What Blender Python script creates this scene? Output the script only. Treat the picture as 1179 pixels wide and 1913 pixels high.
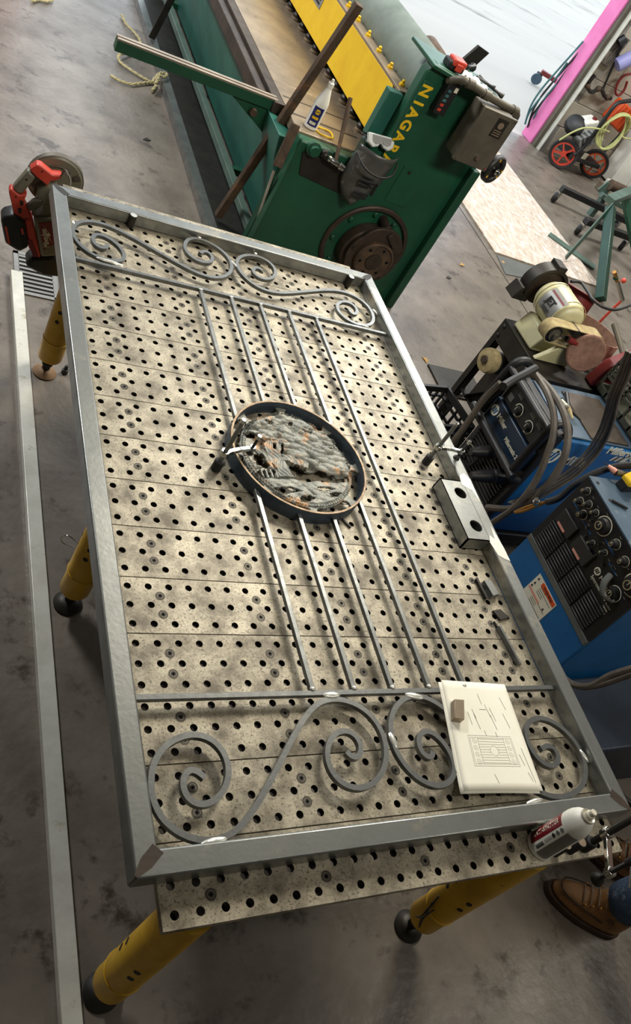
import bpy, bmesh, math, random
import numpy as np
from mathutils import Matrix, Vector, Euler
for o in list(bpy.data.objects): bpy.data.objects.remove(o)
scene = bpy.context.scene
COL = scene.collection
PI = math.pi
random.seed(7); rng = np.random.default_rng(7)

# ---------------------------------------------------------------- camera
RC = np.array([[0.85121992, -0.26135357, 0.45510323], [0.11833566, -0.74926261, -0.65161508], [0.51129377, 0.60852268, -0.60685982]])
CC = np.array([-0.605305, -0.346579, 2.337431])
FPX, CX, CY = 1559.458, 600.219, 870.1985
cam = bpy.data.cameras.new('camera'); co = bpy.data.objects.new('camera', cam); COL.objects.link(co)
cam.sensor_fit = 'HORIZONTAL'; cam.sensor_width = 36; cam.lens = FPX * 36 / 1179
cam.shift_x = (589.5 - CX) / 1179; cam.shift_y = (CY - 956.5) / 1179
cam.clip_start = .02; cam.clip_end = 200
co.matrix_world = Matrix([[RC[0, i], -RC[1, i], -RC[2, i], CC[i]] for i in range(3)] + [[0, 0, 0, 1]])
scene.camera = co
def PX(u, v, x=None, y=None, z=None):
    """point on an axis plane seen at photo pixel (u, v)"""
    d = RC.T @ np.array([(u - CX) / FPX, (v - CY) / FPX, 1.0])
    k, val = (0, x) if x is not None else (1, y) if y is not None else (2, z)
    return Vector(CC + d * (val - CC[k]) / d[k])

# ---------------------------------------------------------------- light
w = bpy.data.worlds.new('sky'); scene.world = w; w.use_nodes = True
w.node_tree.nodes['Background'].inputs[0].default_value = (.80, .90, 1, 1)
w.node_tree.nodes['Background'].inputs[1].default_value = 2.3
def area(name, loc, target, sx, sy, power, col=(1, 1, 1)):
    l = bpy.data.lights.new(name, 'AREA'); l.shape = 'RECTANGLE'; l.size = sx; l.size_y = sy; l.energy = power; l.color = col
    o = bpy.data.objects.new(name, l); COL.objects.link(o); o.location = loc
    o.rotation_euler = (Vector(target) - Vector(loc)).to_track_quat('-Z', 'Y').to_euler(); return o
area('ceiling_or_fill_lamp', (2.9, 4.0, 4.3), (.75, 1.6, .8), 1.8, .5, 185, (1, .93, .80))
area('ceiling_or_fill_lamp', (-1.8, 5.6, 4.3), (.2, 5.4, 0), 1.8, .5, 270, (.96, .98, 1))  # added fill light, no fixture seen; brightens the left and far floor
area('ceiling_or_fill_lamp', (4.4, 5.8, 4.3), (4.2, 6.2, 0), 1.8, .5, 150, (.9, .95, 1))  # added cool fill, makes up for weak daylight near the doorway
area('ceiling_or_fill_lamp', (7.4, 5.6, 4.3), (7.2, 6.4, 0), 1.8, .5, 110, (1, .97, .92))  # added fill light, lifts the corner by the block wall
area('ceiling_or_fill_lamp', (4.6, -.6, 4.3), (2.6, 1.0, .4), 1.8, .5, 42, (1, .95, .86))  # added fill light for the near sides of the welders
area('ceiling_or_fill_lamp', (1.4, -.6, 4.3), (1.9, 3.6, .7), 1.8, .5, 34, (1, .95, .86)).data.spread = math.radians(95)  # added fill light, spread narrowed to brighten the shear's near side
scene.view_settings.view_transform = 'Standard'; scene.view_settings.look = 'None'
scene.view_settings.gamma = 1; scene.view_settings.use_curve_mapping = False
scene.view_settings.exposure = 0.0

# ---------------------------------------------------------------- materials
def C(r, g=None, b=None):
    if g is None: r, g, b = r
    return tuple((c / 255 / 12.92 if c / 255 <= .04045 else ((c / 255 + .055) / 1.055) ** 2.4) for c in (r, g, b)) + (1,)
MATS = {}
def mat(name, c1, c2=None, rough=.5, metal=0., scale=6, bump=0., bscale=60, c3=None, s3=2.5, t3=.6, stretch=(1, 1, 1), w2=.5, sharp=.18, emit=0, trans=0, spec=.5):
    """two-tone mottled surface with an optional third colour in patches (rust, stains, wear)"""
    if name in MATS: return MATS[name]
    m = bpy.data.materials.new(name); m.use_nodes = True; MATS[name] = m
    nt = m.node_tree; N = nt.nodes; L = nt.links; b = N['Principled BSDF']
    b.inputs['Roughness'].default_value = rough; b.inputs['Metallic'].default_value = metal
    b.inputs['Specular IOR Level'].default_value = spec
    if trans: b.inputs['Transmission Weight'].default_value = trans
    c1 = C(c1); c2 = C(c2) if c2 else tuple(x * .82 for x in c1[:3]) + (1,)
    tc = N.new('ShaderNodeTexCoord'); oi = N.new('ShaderNodeObjectInfo')
    mp = N.new('ShaderNodeMapping'); mp.inputs['Scale'].default_value = stretch
    mul = N.new('ShaderNodeMath'); mul.operation = 'MULTIPLY'; mul.inputs[1].default_value = 37.0
    L.new(oi.outputs['Random'], mul.inputs[0]); L.new(mul.outputs[0], mp.inputs['Location']); L.new(tc.outputs['Object'], mp.inputs['Vector'])
    n = N.new('ShaderNodeTexNoise'); n.inputs['Scale'].default_value = scale; n.inputs['Detail'].default_value = 8; n.inputs['Roughness'].default_value = .65
    L.new(mp.outputs[0], n.inputs['Vector'])
    r = N.new('ShaderNodeValToRGB'); r.color_ramp.elements[0].position = w2 - sharp; r.color_ramp.elements[1].position = w2 + sharp
    r.color_ramp.elements[0].color = c1; r.color_ramp.elements[1].color = c2
    L.new(n.outputs['Fac'], r.inputs[0]); out = r.outputs[0]
    if c3:
        n3 = N.new('ShaderNodeTexNoise'); n3.inputs['Scale'].default_value = s3; n3.inputs['Detail'].default_value = 9; n3.inputs['Roughness'].default_value = .7
        L.new(mp.outputs[0], n3.inputs['Vector'])
        r3 = N.new('ShaderNodeValToRGB'); r3.color_ramp.elements[0].position = t3; r3.color_ramp.elements[1].position = t3 + .1
        L.new(n3.outputs['Fac'], r3.inputs[0])
        mx = N.new('ShaderNodeMix'); mx.data_type = 'RGBA'; mx.inputs[7].default_value = C(c3)
        L.new(r3.outputs[0], mx.inputs[0]); L.new(out, mx.inputs[6]); out = mx.outputs[2]
    L.new(out, b.inputs['Base Color'])
    rr = N.new('ShaderNodeMapRange'); rr.inputs[3].default_value = max(.05, rough - .12); rr.inputs[4].default_value = min(1, rough + .12)
    L.new(n.outputs['Fac'], rr.inputs[0]); L.new(rr.outputs[0], b.inputs['Roughness'])
    if bump:
        nb = N.new('ShaderNodeTexNoise'); nb.inputs['Scale'].default_value = bscale; nb.inputs['Detail'].default_value = 6
        L.new(mp.outputs[0], nb.inputs['Vector'])
        bp = N.new('ShaderNodeBump'); bp.inputs['Strength'].default_value = bump; bp.inputs['Distance'].default_value = .01
        L.new(nb.outputs['Fac'], bp.inputs['Height']); L.new(bp.outputs[0], b.inputs['Normal'])
    return m
floor_m = mat('concrete', (128, 119, 107), (92, 84, 74), .38, 0, 3.0, .22, 30, (70, 61, 51), 7, .56)
snow_m = mat('packed_snow', (186, 180, 170), (176, 170, 162), .8, 0, .5, .1, 8, (118, 114, 108), .8, .57, stretch=(.3, 1.5, 1))
wall_m = mat('painted_block', (178, 168, 150), (150, 140, 124), .8, 0, 3, .15, 50, (92, 84, 74), 2, .6)
wallp_m = mat('shop_wall', (140, 136, 128), (120, 116, 110), .8)
pink_m = mat('pink_paint', (232, 130, 184), (216, 108, 164), .55, 0, 4)
plank_m = mat('worn_table_steel', (180, 171, 149), (104, 96, 80), .5, .28, 12, .06, 120, (92, 84, 68), 190, .53, w2=.52, sharp=.13)
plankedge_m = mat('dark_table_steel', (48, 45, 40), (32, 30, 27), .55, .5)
bolt_m = mat('bolt_steel', (112, 106, 92), (84, 78, 68), .5, .5, 30)
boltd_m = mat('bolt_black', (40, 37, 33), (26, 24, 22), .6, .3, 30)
steel_m = mat('mill_steel', (150, 152, 148), (120, 122, 118), .36, .75, 9, .03, 90, (168, 162, 146), 5, .58)
steel2_m = mat('bar_steel', (128, 130, 128), (100, 102, 100), .38, .75, 30, .03, 160)
weld_m = mat('ground_weld', (220, 220, 210), (178, 176, 166), .34, .6, 40, .12, 120)
rust_m = mat('rusty_steel', (96, 76, 56), (62, 50, 40), .7, .3, 12, .15, 80, (140, 92, 52), 9, .6)
rustrim_m = mat('rust_edge', (160, 136, 104), (112, 92, 72), .5, .4, 40, .1, 120, (206, 192, 164), 14, .58)
relief_m = mat('relief_steel', (152, 150, 136), (108, 112, 106), .5, .2, 25, .15, 140, (192, 146, 98), 12, .53)
bluesteel_m = mat('blue_scale_steel', (84, 96, 108), (60, 70, 80), .45, .6, 20)
alu_m = mat('aluminium', (230, 228, 216), (202, 200, 186), .36, .2, 9, .02, 80, (172, 160, 128), 14, .6)
green_m = mat('machine_green', (27, 82, 57), (21, 66, 46), .42, 0, 3, .03, 50, (34, 52, 36), 6, .66)
teal_m = mat('machine_teal', (40, 104, 88), (32, 84, 72), .45, 0, 3, .03, 50, (66, 110, 92), 5, .64)
greenlt_m = mat('pale_green_paint', (92, 112, 100), (70, 90, 80), .5, .1, 6)
yellow_m = mat('guard_yellow', (236, 196, 26), (222, 176, 18), .5, 0, 5, .03, 60, (120, 96, 24), 22, .70)
legyel_m = mat('leg_yellow', (222, 176, 30), (190, 144, 22), .5, 0, 8, .05, 60, (84, 62, 22), 9, .60)
bedtan_m = mat('bed_plate_steel', (168, 150, 126), (130, 116, 98), .38, .5, 5, .03, 60, (100, 84, 68), 6, .62)
brown_m = mat('oily_brown_steel', (78, 66, 54), (52, 44, 38), .5, .4, 8, .05, 60)
sheet_m = mat('grey_green_sheet', (124, 134, 122), (98, 108, 98), .5, .3, 5, .03, 70)
black_m = mat('black_plastic', (30, 30, 30), (20, 20, 20), .5)
blackr_m = mat('black_rubber', (38, 36, 34), (26, 25, 24), .7)
dark_m = mat('dark_steel', (58, 54, 48), (38, 36, 32), .5, .5, 10)
grey_m = mat('grey_plastic', (96, 98, 92), (78, 80, 76), .5)
red_m = mat('tool_red', (212, 76, 56), (188, 58, 42), .42, 0, 8)
redd_m = mat('dull_red', (128, 36, 32), (98, 27, 26), .5, 0, 8)
white_m = mat('white_plastic', (238, 236, 224), (222, 220, 208), .4)
paper_m = mat('paper', (244, 240, 222), (234, 230, 210), .85, 0, 6)
ink_m = mat('pencil_ink', (120, 118, 108), (96, 94, 88), .9)
inkd_m = mat('black_ink', (34, 32, 30), (26, 25, 24), .8)
maroon_m = mat('label_maroon', (126, 22, 34), (108, 16, 28), .4)
silver_m = mat('label_grey', (150, 150, 146), (128, 128, 124), .4, .2)
navy_m = mat('label_navy', (34, 42, 104), (26, 32, 84), .4)
blue_m = mat('welder_blue', (18, 94, 148), (12, 76, 126), .42, 0, 4, .02, 60, (30, 44, 60), 9, .68)
bluetop_m = mat('scuffed_blue_grey', (78, 98, 114), (56, 74, 90), .45, .2, 6, .02, 60, (140, 150, 152), 8, .6)
grille_m = mat('dark_grille', (44, 42, 40), (32, 31, 30), .5)
panel_m = mat('control_black', (24, 24, 25), (17, 17, 18), .4)
cream_m = mat('print_cream', (222, 218, 196), (210, 204, 180), .6)
orange_m = mat('orange_plastic', (214, 84, 30), (190, 66, 22), .5)
creamy_m = mat('cream_enamel', (208, 202, 160), (180, 174, 130), .4, 0, 6, .03, 60, (120, 106, 70), 9, .62)
belt_m = mat('sanding_belt', (156, 118, 98), (126, 94, 78), .9, 0, 40, .3, 200)
beltt_m = mat('worn_belt', (176, 160, 116), (140, 122, 84), .9, 0, 40, .3, 200)
rope_m = mat('rope', (196, 184, 140), (158, 146, 104), .9, 0, 60, .4, 200)
osb_m = mat('strand_board', (214, 200, 184), (168, 148, 128), .75, 0, 16, .12, 60, (234, 226, 216), 14, .54, stretch=(1.6, .7, 1))
cable_m = mat('grey_cable', (104, 96, 84), (76, 70, 62), .6, 0, 12)
cableb_m = mat('black_cable', (36, 34, 32), (24, 23, 22), .55)
hosey_m = mat('yellow_hose', (196, 198, 130), (164, 166, 100), .5)
chrome_m = mat('chrome', (206, 206, 200), (176, 176, 170), .16, 1, 12)
brass_m = mat('brass', (196, 150, 84), (160, 116, 60), .35, .8)
leather_m = mat('brown_leather', (150, 108, 60), (108, 74, 40), .6, 0, 14, .25, 60, (66, 46, 28), 12, .57)
sole_m = mat('boot_sole', (70, 48, 30), (46, 32, 22), .75)
denim_m = mat('denim', (58, 78, 102), (36, 50, 70), .9, 0, 18, .3, 240, (104, 120, 136), 16, .58)
skin_m = mat('skin', (206, 156, 128), (186, 136, 110), .55)
shirt_m = mat('work_shirt', (64, 66, 68), (48, 50, 52), .9)
olive_m = mat('olive_plastic', (62, 64, 50), (44, 46, 36), .6, 0, 6)
wood_m = mat('hammer_wood', (104, 70, 42), (74, 48, 30), .7, 0, 12, stretch=(1, 1, .1))
smoke_m = mat('smoked_visor', (96, 95, 90), (62, 62, 60), .3, 0, 6, .02, 40, (140, 138, 130), 7, .56)
clear_m = mat('clear_lens', (226, 230, 226), (206, 210, 206), .2)
bluerag_m = mat('blue_rag', (24, 64, 150), (16, 44, 108), .9)
boxgrey_m = mat('box_grey', (104, 98, 84), (80, 74, 64), .5, .3, 6, .03, 60, (66, 60, 52), 6, .62)
teath_m = mat('teal_hose', (70, 120, 120), (50, 92, 94), .5)
debris_m = mat('dry_leaf', (196, 160, 96), (160, 124, 70), .9)
lav_m = mat('lavender_jug', (150, 150, 196), (130, 130, 178), .5)
tan_m = mat('foot_tan', (140, 110, 78), (108, 84, 60), .7, .2)

# ---------------------------------------------------------------- mesh helpers
WL = {}
def frame(axis):
    a = Vector(axis).normalized(); t = Vector((0, 0, 1)) if abs(a.z) < .9 else Vector((1, 0, 0))
    u = a.cross(t).normalized(); return u, a.cross(u).normalized(), a
class MB:
    def __init__(s): s.v = []; s.f = []
    def add(s, vs, fs):
        k = len(s.v); s.v += [Vector(p) for p in vs]; s.f += [tuple(i + k for i in q) for q in fs]; return s
    def bx(s, x0, x1, y0, y1, z0, z1, M=None):
        vs = [Vector(p) for p in [(x0, y0, z0), (x1, y0, z0), (x1, y1, z0), (x0, y1, z0), (x0, y0, z1), (x1, y0, z1), (x1, y1, z1), (x0, y1, z1)]]
        if M: vs = [M @ p for p in vs]
        return s.add(vs, [(0, 3, 2, 1), (4, 5, 6, 7), (0, 1, 5, 4), (1, 2, 6, 5), (2, 3, 7, 6), (3, 0, 4, 7)])
    def bar(s, p0, p1, w, h, up=(0, 0, 1)):
        p0 = Vector(p0); p1 = Vector(p1); a = (p1 - p0).normalized(); u = a.cross(Vector(up)).normalized(); n = u.cross(a)
        vs = [p + u * i * w / 2 + n * j * h / 2 for p in (p0, p1) for i, j in ((-1, -1), (1, -1), (1, 1), (-1, 1))]
        return s.add(vs, [(0, 1, 2, 3), (7, 6, 5, 4), (0, 4, 5, 1), (1, 5, 6, 2), (2, 6, 7, 3), (3, 7, 4, 0)])
    def lathe(s, prof, o, axis=(0, 0, 1), n=24, cap=True):
        u, v, a = frame(axis); o = Vector(o); m = len(prof); vs = []
        for r, h in prof:
            for i in range(n):
                t = 2 * PI * i / n; vs.append(o + a * h + (u * math.cos(t) + v * math.sin(t)) * r)
        fs = [(j * n + i, j * n + (i + 1) % n, (j + 1) * n + (i + 1) % n, (j + 1) * n + i) for j in range(m - 1) for i in range(n)]
        if cap:
            if prof[0][0] > 1e-6: fs.append(tuple(range(n))[::-1])
            if prof[-1][0] > 1e-6: fs.append(tuple((m - 1) * n + i for i in range(n)))
        return s.add(vs, fs)
    def cyl(s, p0, p1, r0, r1=None, n=16):
        p0 = Vector(p0); p1 = Vector(p1)
        return s.lathe([(r0, 0), (r0 if r1 is None else r1, (p1 - p0).length)], p0, p1 - p0, n)
    def tube(s, pts, r, n=8, closed=False):
        P = [Vector(p) for p in pts]; m = len(P); vs = []; T = []
        for i in range(m):
            a = P[(i + 1) % m] if (closed or i < m - 1) else P[i]; b = P[i - 1] if (closed or i > 0) else P[i]
            T.append((a - b).normalized())
        u = frame(T[0])[0]
        for i in range(m):
            u = (u - T[i] * u.dot(T[i])).normalized(); v = T[i].cross(u); rr = r[i] if hasattr(r, '__len__') else r
            for k in range(n):
                t = 2 * PI * k / n; vs.append(P[i] + (u * math.cos(t) + v * math.sin(t)) * rr)
        e = m if closed else m - 1
        fs = [(j * n + k, j * n + (k + 1) % n, ((j + 1) % m) * n + (k + 1) % n, ((j + 1) % m) * n + k) for j in range(e) for k in range(n)]
        if not closed: fs += [tuple(range(n))[::-1], tuple((m - 1) * n + k for k in range(n))]
        return s.add(vs, fs)
    def ribbon(s, pts, prof, closed=False, up=(0, 0, 1)):
        """sweep a closed 2-D section (across, up) along a path"""
        P = [Vector(p) for p in pts]; m = len(P); n = len(prof); up = Vector(up); vs = []
        for i in range(m):
            a = P[(i + 1) % m] if (closed or i < m - 1) else P[i]; b = P[i - 1] if (closed or i > 0) else P[i]
            t = (a - b).normalized(); u = t.cross(up).normalized(); w = u.cross(t)
            for q in prof: vs.append(P[i] + u * q[0] + w * q[1])
        e = m if closed else m - 1
        fs = [(j * n + k, j * n + (k + 1) % n, ((j + 1) % m) * n + (k + 1) % n, ((j + 1) % m) * n + k) for j in range(e) for k in range(n)]
        if not closed: fs += [tuple(range(n))[::-1], tuple((m - 1) * n + k for k in range(n))]
        return s.add(vs, fs)
    def prism(s, poly, h0, h1, plane='xy', M=None):
        def P(a, b, h): return Vector((a, b, h) if plane == 'xy' else (a, h, b) if plane == 'xz' else (h, a, b))
        n = len(poly); vs = [P(a, b, h0) for a, b in poly] + [P(a, b, h1) for a, b in poly]
        if M: vs = [M @ p for p in vs]
        return s.add(vs, [tuple(range(n))[::-1], tuple(range(n, 2 * n))] + [(i, (i + 1) % n, n + (i + 1) % n, n + i) for i in range(n)])
    def ell(s, c, r, n=14, m=9, M=None):
        vs = []; fs = []
        for j in range(m + 1):
            ph = PI * j / m
            for i in range(n):
                t = 2 * PI * i / n; p = Vector((r[0] * math.sin(ph) * math.cos(t), r[1] * math.sin(ph) * math.sin(t), r[2] * math.cos(ph)))
                vs.append((M @ p if M else p) + Vector(c))
        for j in range(m):
            for i in range(n): fs.append((j * n + i, (j + 1) * n + i, (j + 1) * n + (i + 1) % n, j * n + (i + 1) % n))
        return s.add(vs, fs)
    def xf(s, M): s.v = [M @ p for p in s.v]; return s
    def obj(s, name, m, parent=None, bevel=0, smooth=True, ang=35, seg=2):
        if parent is not None: o0 = WL[parent]
        else:
            a = np.array([tuple(p) for p in s.v]); lo = a.min(0); hi = a.max(0); o0 = Vector(((lo[0] + hi[0]) / 2, (lo[1] + hi[1]) / 2, lo[2]))
        me = bpy.data.meshes.new(name); me.from_pydata([p - o0 for p in s.v], [], s.f)
        bm = bmesh.new(); bm.from_mesh(me); bmesh.ops.remove_doubles(bm, verts=bm.verts, dist=1e-6); bmesh.ops.recalc_face_normals(bm, faces=bm.faces); bm.to_mesh(me); bm.free()
        return link(name, me, m, parent, o0, bevel, smooth, ang, seg)
def link(name, me, m, parent, o0, bevel=0, smooth=True, ang=35, seg=2):
    if smooth and len(me.polygons):
        me.polygons.foreach_set('use_smooth', [True] * len(me.polygons)); me.set_sharp_from_angle(angle=math.radians(ang))
    if m is not None and not len(me.materials): me.materials.append(m)
    o = bpy.data.objects.new(name, me); COL.objects.link(o)
    if parent is not None: o.parent = parent
    else: o.location = o0
    WL[o] = o0
    if bevel:
        b = o.modifiers.new('bevel', 'BEVEL'); b.width = bevel; b.segments = seg; b.limit_method = 'ANGLE'; b.angle_limit = math.radians(40)
    return o
def tag(o, label, cat, group=None):
    o['label'] = label; o['category'] = cat
    if group: o['group'] = group
    return o
def thing(name, label, cat, loc, group=None):
    o = bpy.data.objects.new(name, None); COL.objects.link(o); o.location = loc; o.empty_display_size = .05; WL[o] = Vector(loc)
    return tag(o, label, cat, group)
def struct(o): o['kind'] = 'structure'; return o
def spline(pts, k=8, closed=False):
    P = [Vector(p) for p in pts]; n = len(P); out = []
    for i in range(n if closed else n - 1):
        p0 = P[i - 1] if (closed or i > 0) else P[i]; p1 = P[i]; p2 = P[(i + 1) % n]
        p3 = P[(i + 2) % n] if (closed or i < n - 2) else P[i + 1]
        for j in range(k):
            t = j / k
            out.append(.5 * ((2 * p1) + (p2 - p0) * t + (2 * p0 - 5 * p1 + 4 * p2 - p3) * t * t + (3 * p1 - p0 - 3 * p2 + p3) * t ** 3))
    if not closed: out.append(P[-1])
    return out
def basis(o, x, y):
    x = Vector(x).normalized(); z = x.cross(Vector(y)).normalized(); y = z.cross(x)
    return Matrix([[x.x, y.x, z.x, o[0]], [x.y, y.y, z.y, o[1]], [x.z, y.z, z.z, o[2]], [0, 0, 0, 1]])
def text(body, size, m, parent, o, x, y, name='lettering', align='CENTER', bold=0, ext=.0004, sx=1.0):
    cu = bpy.data.curves.new(name, 'FONT'); cu.body = body; cu.size = size; cu.align_x = align; cu.align_y = 'CENTER'; cu.extrude = ext; cu.offset = bold; cu.resolution_u = 3
    t = bpy.data.objects.new('t', cu); COL.objects.link(t)
    dg = bpy.context.evaluated_depsgraph_get(); me = bpy.data.meshes.new_from_object(t.evaluated_get(dg))
    bpy.data.objects.remove(t); bpy.data.curves.remove(cu)
    M = basis(o, x, y) @ Matrix.Diagonal((sx, 1, 1, 1)); o0 = WL[parent]
    me.transform(Matrix.Translation(-o0) @ M); me.materials.clear(); me.name = name
    return link(name, me, m, parent, o0, 0, False)
def ring_cell(mb, x0, x1, y0, y1, cx, cy, r, z0, z1, n=16):
    """rectangular plate piece with a round through-hole; sides are left to the caller"""
    k = n // 4; sq = []
    cor = [(x1, y0), (x1, y1), (x0, y1), (x0, y0)]
    for q in range(4):
        a = cor[q]; b = cor[(q + 1) % 4]
        for i in range(k): sq.append((a[0] + (b[0] - a[0]) * i / k, a[1] + (b[1] - a[1]) * i / k))
    ci = [(cx + r * math.cos(-PI / 4 + 2 * PI * i / n), cy + r * math.sin(-PI / 4 + 2 * PI * i / n)) for i in range(n)]
    vs = [(a, b, z1) for a, b in sq] + [(a, b, z1) for a, b in ci] + [(a, b, z0) for a, b in ci] + [(a, b, z0) for a, b in sq]
    fs = []
    for i in range(n):
        j = (i + 1) % n
        fs += [(i, j, n + j, n + i), (n + i, n + j, 2 * n + j, 2 * n + i), (2 * n + i, 2 * n + j, 3 * n + j, 3 * n + i)]
    mb.add(vs, fs)
def copy_tree(o, loc, label=None):
    c = o.copy(); COL.objects.link(c); c.location = loc; WL[c] = Vector(loc)
    if label: c['label'] = label
    for ch in o.children:
        d = ch.copy(); COL.objects.link(d); d.parent = c; WL[d] = Vector(loc)
        for g in ch.children:
            e = g.copy(); COL.objects.link(e); e.parent = d
    return c
# ================================================================ setting
T = .80                                            # table top height
fl = MB().bx(-5, 3.755, -4.5, 7.85, -.15, 0).obj('floor', floor_m); struct(fl)
MB().bx(3.765, 9.6, -4.5, 7.85, -.15, 0).obj('slab', floor_m, fl)
MB().bx(3.75, 3.77, -4.5, 7.85, -.15, -.012).obj('joint_filler', dark_m, fl)
gd = MB().bx(-30, 60, 7.85, 70, -.2, -.01).obj('ground', snow_m); struct(gd)
wf = MB().bx(6.058, 9.6, 7.74, 7.95, 0, 4.6).bx(-5, .4, 7.74, 7.95, 0, 4.6).bx(.4, 6.2, 7.74, 7.95, 4.1, 4.6).obj('wall_front', wallp_m); struct(wf)
for r in range(8):                                 # block courses of the wall beside the doorway
    for c in range(5):
        x0 = 6.21 + c * .6 - (.3 if r % 2 else 0); x1 = min(x0 + .592, 9.5); x0 = max(x0, 6.06)
        if x1 - x0 > .05: MB().bx(x0, x1, 7.722, 7.75, .004 + r * .3, .296 + r * .3).obj('block', wall_m, wf, bevel=.004, seg=1)
MB().bx(6.06, 9.5, 7.728, 7.745, 0, 2.4).obj('mortar', wallp_m, wf)
struct(MB().bx(-5.1, -5, -4.5, 7.95, 0, 4.6).obj('wall_left', wallp_m))
struct(MB().bx(-5, 9.6, -4.6, -4.5, 0, 4.6).obj('wall_back', wallp_m))
struct(MB().bx(9.6, 9.7, -4.5, 7.95, 0, 4.6).obj('wall_right', wallp_m))
struct(MB().bx(-5.1, 9.7, -4.6, 7.95, 4.6, 4.7).obj('ceiling', wallp_m))
tr = struct(MB().bx(5.965, 6.058, 7.725, 7.96, 0, 4.1).obj('trim_1', pink_m, bevel=.004))
t2 = MB().bx(5.985, 6.03, 7.66, 7.725, 0, 4.1).obj('trim_2', boxgrey_m, bevel=.003); struct(t2)
MB().bx(6.03, 6.045, 7.60, 7.725, 0, 4.1).obj('door_track', alu_m, t2)
MB().bx(6.045, 6.06, 7.64, 7.725, 0, 4.1).obj('door_seal', black_m, t2)
struct(MB().bx(.2, .4, 7.725, 7.96, 0, 4.1).obj('trim_3', pink_m, bevel=.004))

# ================================================================ welding table
tb = thing('welding_table', 'long perforated steel welding table on yellow legs carrying the gate', 'table', (.6, 1.2, 0))
pm = MB()
for i in range(24):
    for j in range(3):
        ring_cell(pm, i * .05, i * .05 + .05, max(j * .05, .0014), min(j * .05 + .05, .1486), i * .05 + .025, j * .05 + .025, .0086, T - .016, T)
y0, y1 = .0014, .1486
pm.add([(0, y0, T - .016), (1.2, y0, T - .016), (1.2, y0, T), (0, y0, T), (0, y1, T - .016), (1.2, y1, T - .016), (1.2, y1, T), (0, y1, T)], [(0, 1, 2, 3), (5, 4, 7, 6), (4, 0, 3, 7), (1, 5, 6, 2)])
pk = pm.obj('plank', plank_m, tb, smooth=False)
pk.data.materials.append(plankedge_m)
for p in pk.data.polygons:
    if p.normal.z < .5 and (abs(p.normal.z) > .5 or p.area < .0002): p.material_index = 1  # shade put into colour: hole walls and underside get the darker steel
bl = MB().lathe([(.0118, 0), (.0118, .0006), (.0102, .0006), (.0098, .0001), (.0088, .0001), (.0084, .0007), (.0058, .0007), (.0054, .0001), (.0046, .0001), (.0042, .0007), (.0026, .0006), (.0022, 0)], (.1, .05, T), n=20).obj('bolt', bolt_m, pk)
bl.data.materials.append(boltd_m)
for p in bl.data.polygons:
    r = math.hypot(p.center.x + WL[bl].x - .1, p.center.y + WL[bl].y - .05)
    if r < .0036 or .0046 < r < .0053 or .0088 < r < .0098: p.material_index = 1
for k in range(16):
    p = pk if k == 0 else pk.copy()
    if k: COL.objects.link(p); p.location = (0, k * .15, 0)
    WL[p] = WL[tb]
    for bx_ in (.1, .35, .6, .85, 1.1):
        for by in (.05, .1):
            if k == 0 and bx_ == .1 and by == .05: continue
            b = bl.copy(); COL.objects.link(b); b.parent = p; b.location = (bx_ - .1, by - .05, 0)
for x in (.1, .35, .6, .85, 1.1): MB().bx(x - .012, x + .012, .03, 2.37, T - .11, T - .0165).obj('rib', plankedge_m, tb)
for y in (.06, 1.2, 2.34): MB().bx(.06, 1.14, y - .02, y + .02, T - .17, T - .111).obj('cross_beam', plankedge_m, tb)
for lx, ly in ((.138, .075), (1.085, .08), (.14, 1.2), (1.075, 1.2), (.13, 2.31), (1.075, 2.31)):
    lg = MB().lathe([(.05, .19), (.05, T - .172)], (lx, ly, 0), n=28).obj('leg', legyel_m, tb)
    MB().lathe([(.044, .085), (.0485, .093), (.0485, .183), (.052, .186), (.052, .19)], (lx, ly, 0), n=28).obj('sleeve', legyel_m, lg, bevel=.001)
    MB().lathe([(.016, .02), (.016, .05), (.022, .05), (.022, .06), (.016, .062), (.016, .09)], (lx, ly, 0), n=14).obj('stem', black_m, lg)
    MB().lathe([(.046, .001), (.048, .006), (.034, .02), (.02, .026), (.0, .027)], (lx, ly, 0), n=28).obj('foot', tan_m if ly > 2 else dark_m, lg)
    for a in (-2.2, 2.6):
        for z in (.30, .345):
            d = Vector((math.cos(a), math.sin(a), 0)); c = Vector((lx, ly, z))
            MB().lathe([(.0085, 0), (.0085, .0016), (0, .0016)], c + d * .0492, d, n=10).obj('pin_hole', boltd_m, lg)
def tag_wire(lx, ly, pts, m, nm): MB().tube(spline(pts, 5), .0022, 6).obj(nm, m, tb)
c0 = Vector((1.085, .08, .2))
for q in range(2):
    tag_wire(0, 0, [c0 + Vector((-.053, -.012 + q * .02, .02)), c0 + Vector((-.075, -.02, -.005)), c0 + Vector((-.07, -.035 + q * .03, -.05)), c0 + Vector((-.06, -.01, -.03)), c0 + Vector((-.053, .012, .06))], cableb_m, 'tie_cord')
MB().tube(spline([(.133 - .05, 1.2 + .005, .30), (.05, 1.225, .29), (.045, 1.24, .30), (.06, 1.235, .315), (.088, 1.215, .31)], 6), .0016, 6).obj('pin_ring', chrome_m, tb)

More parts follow.
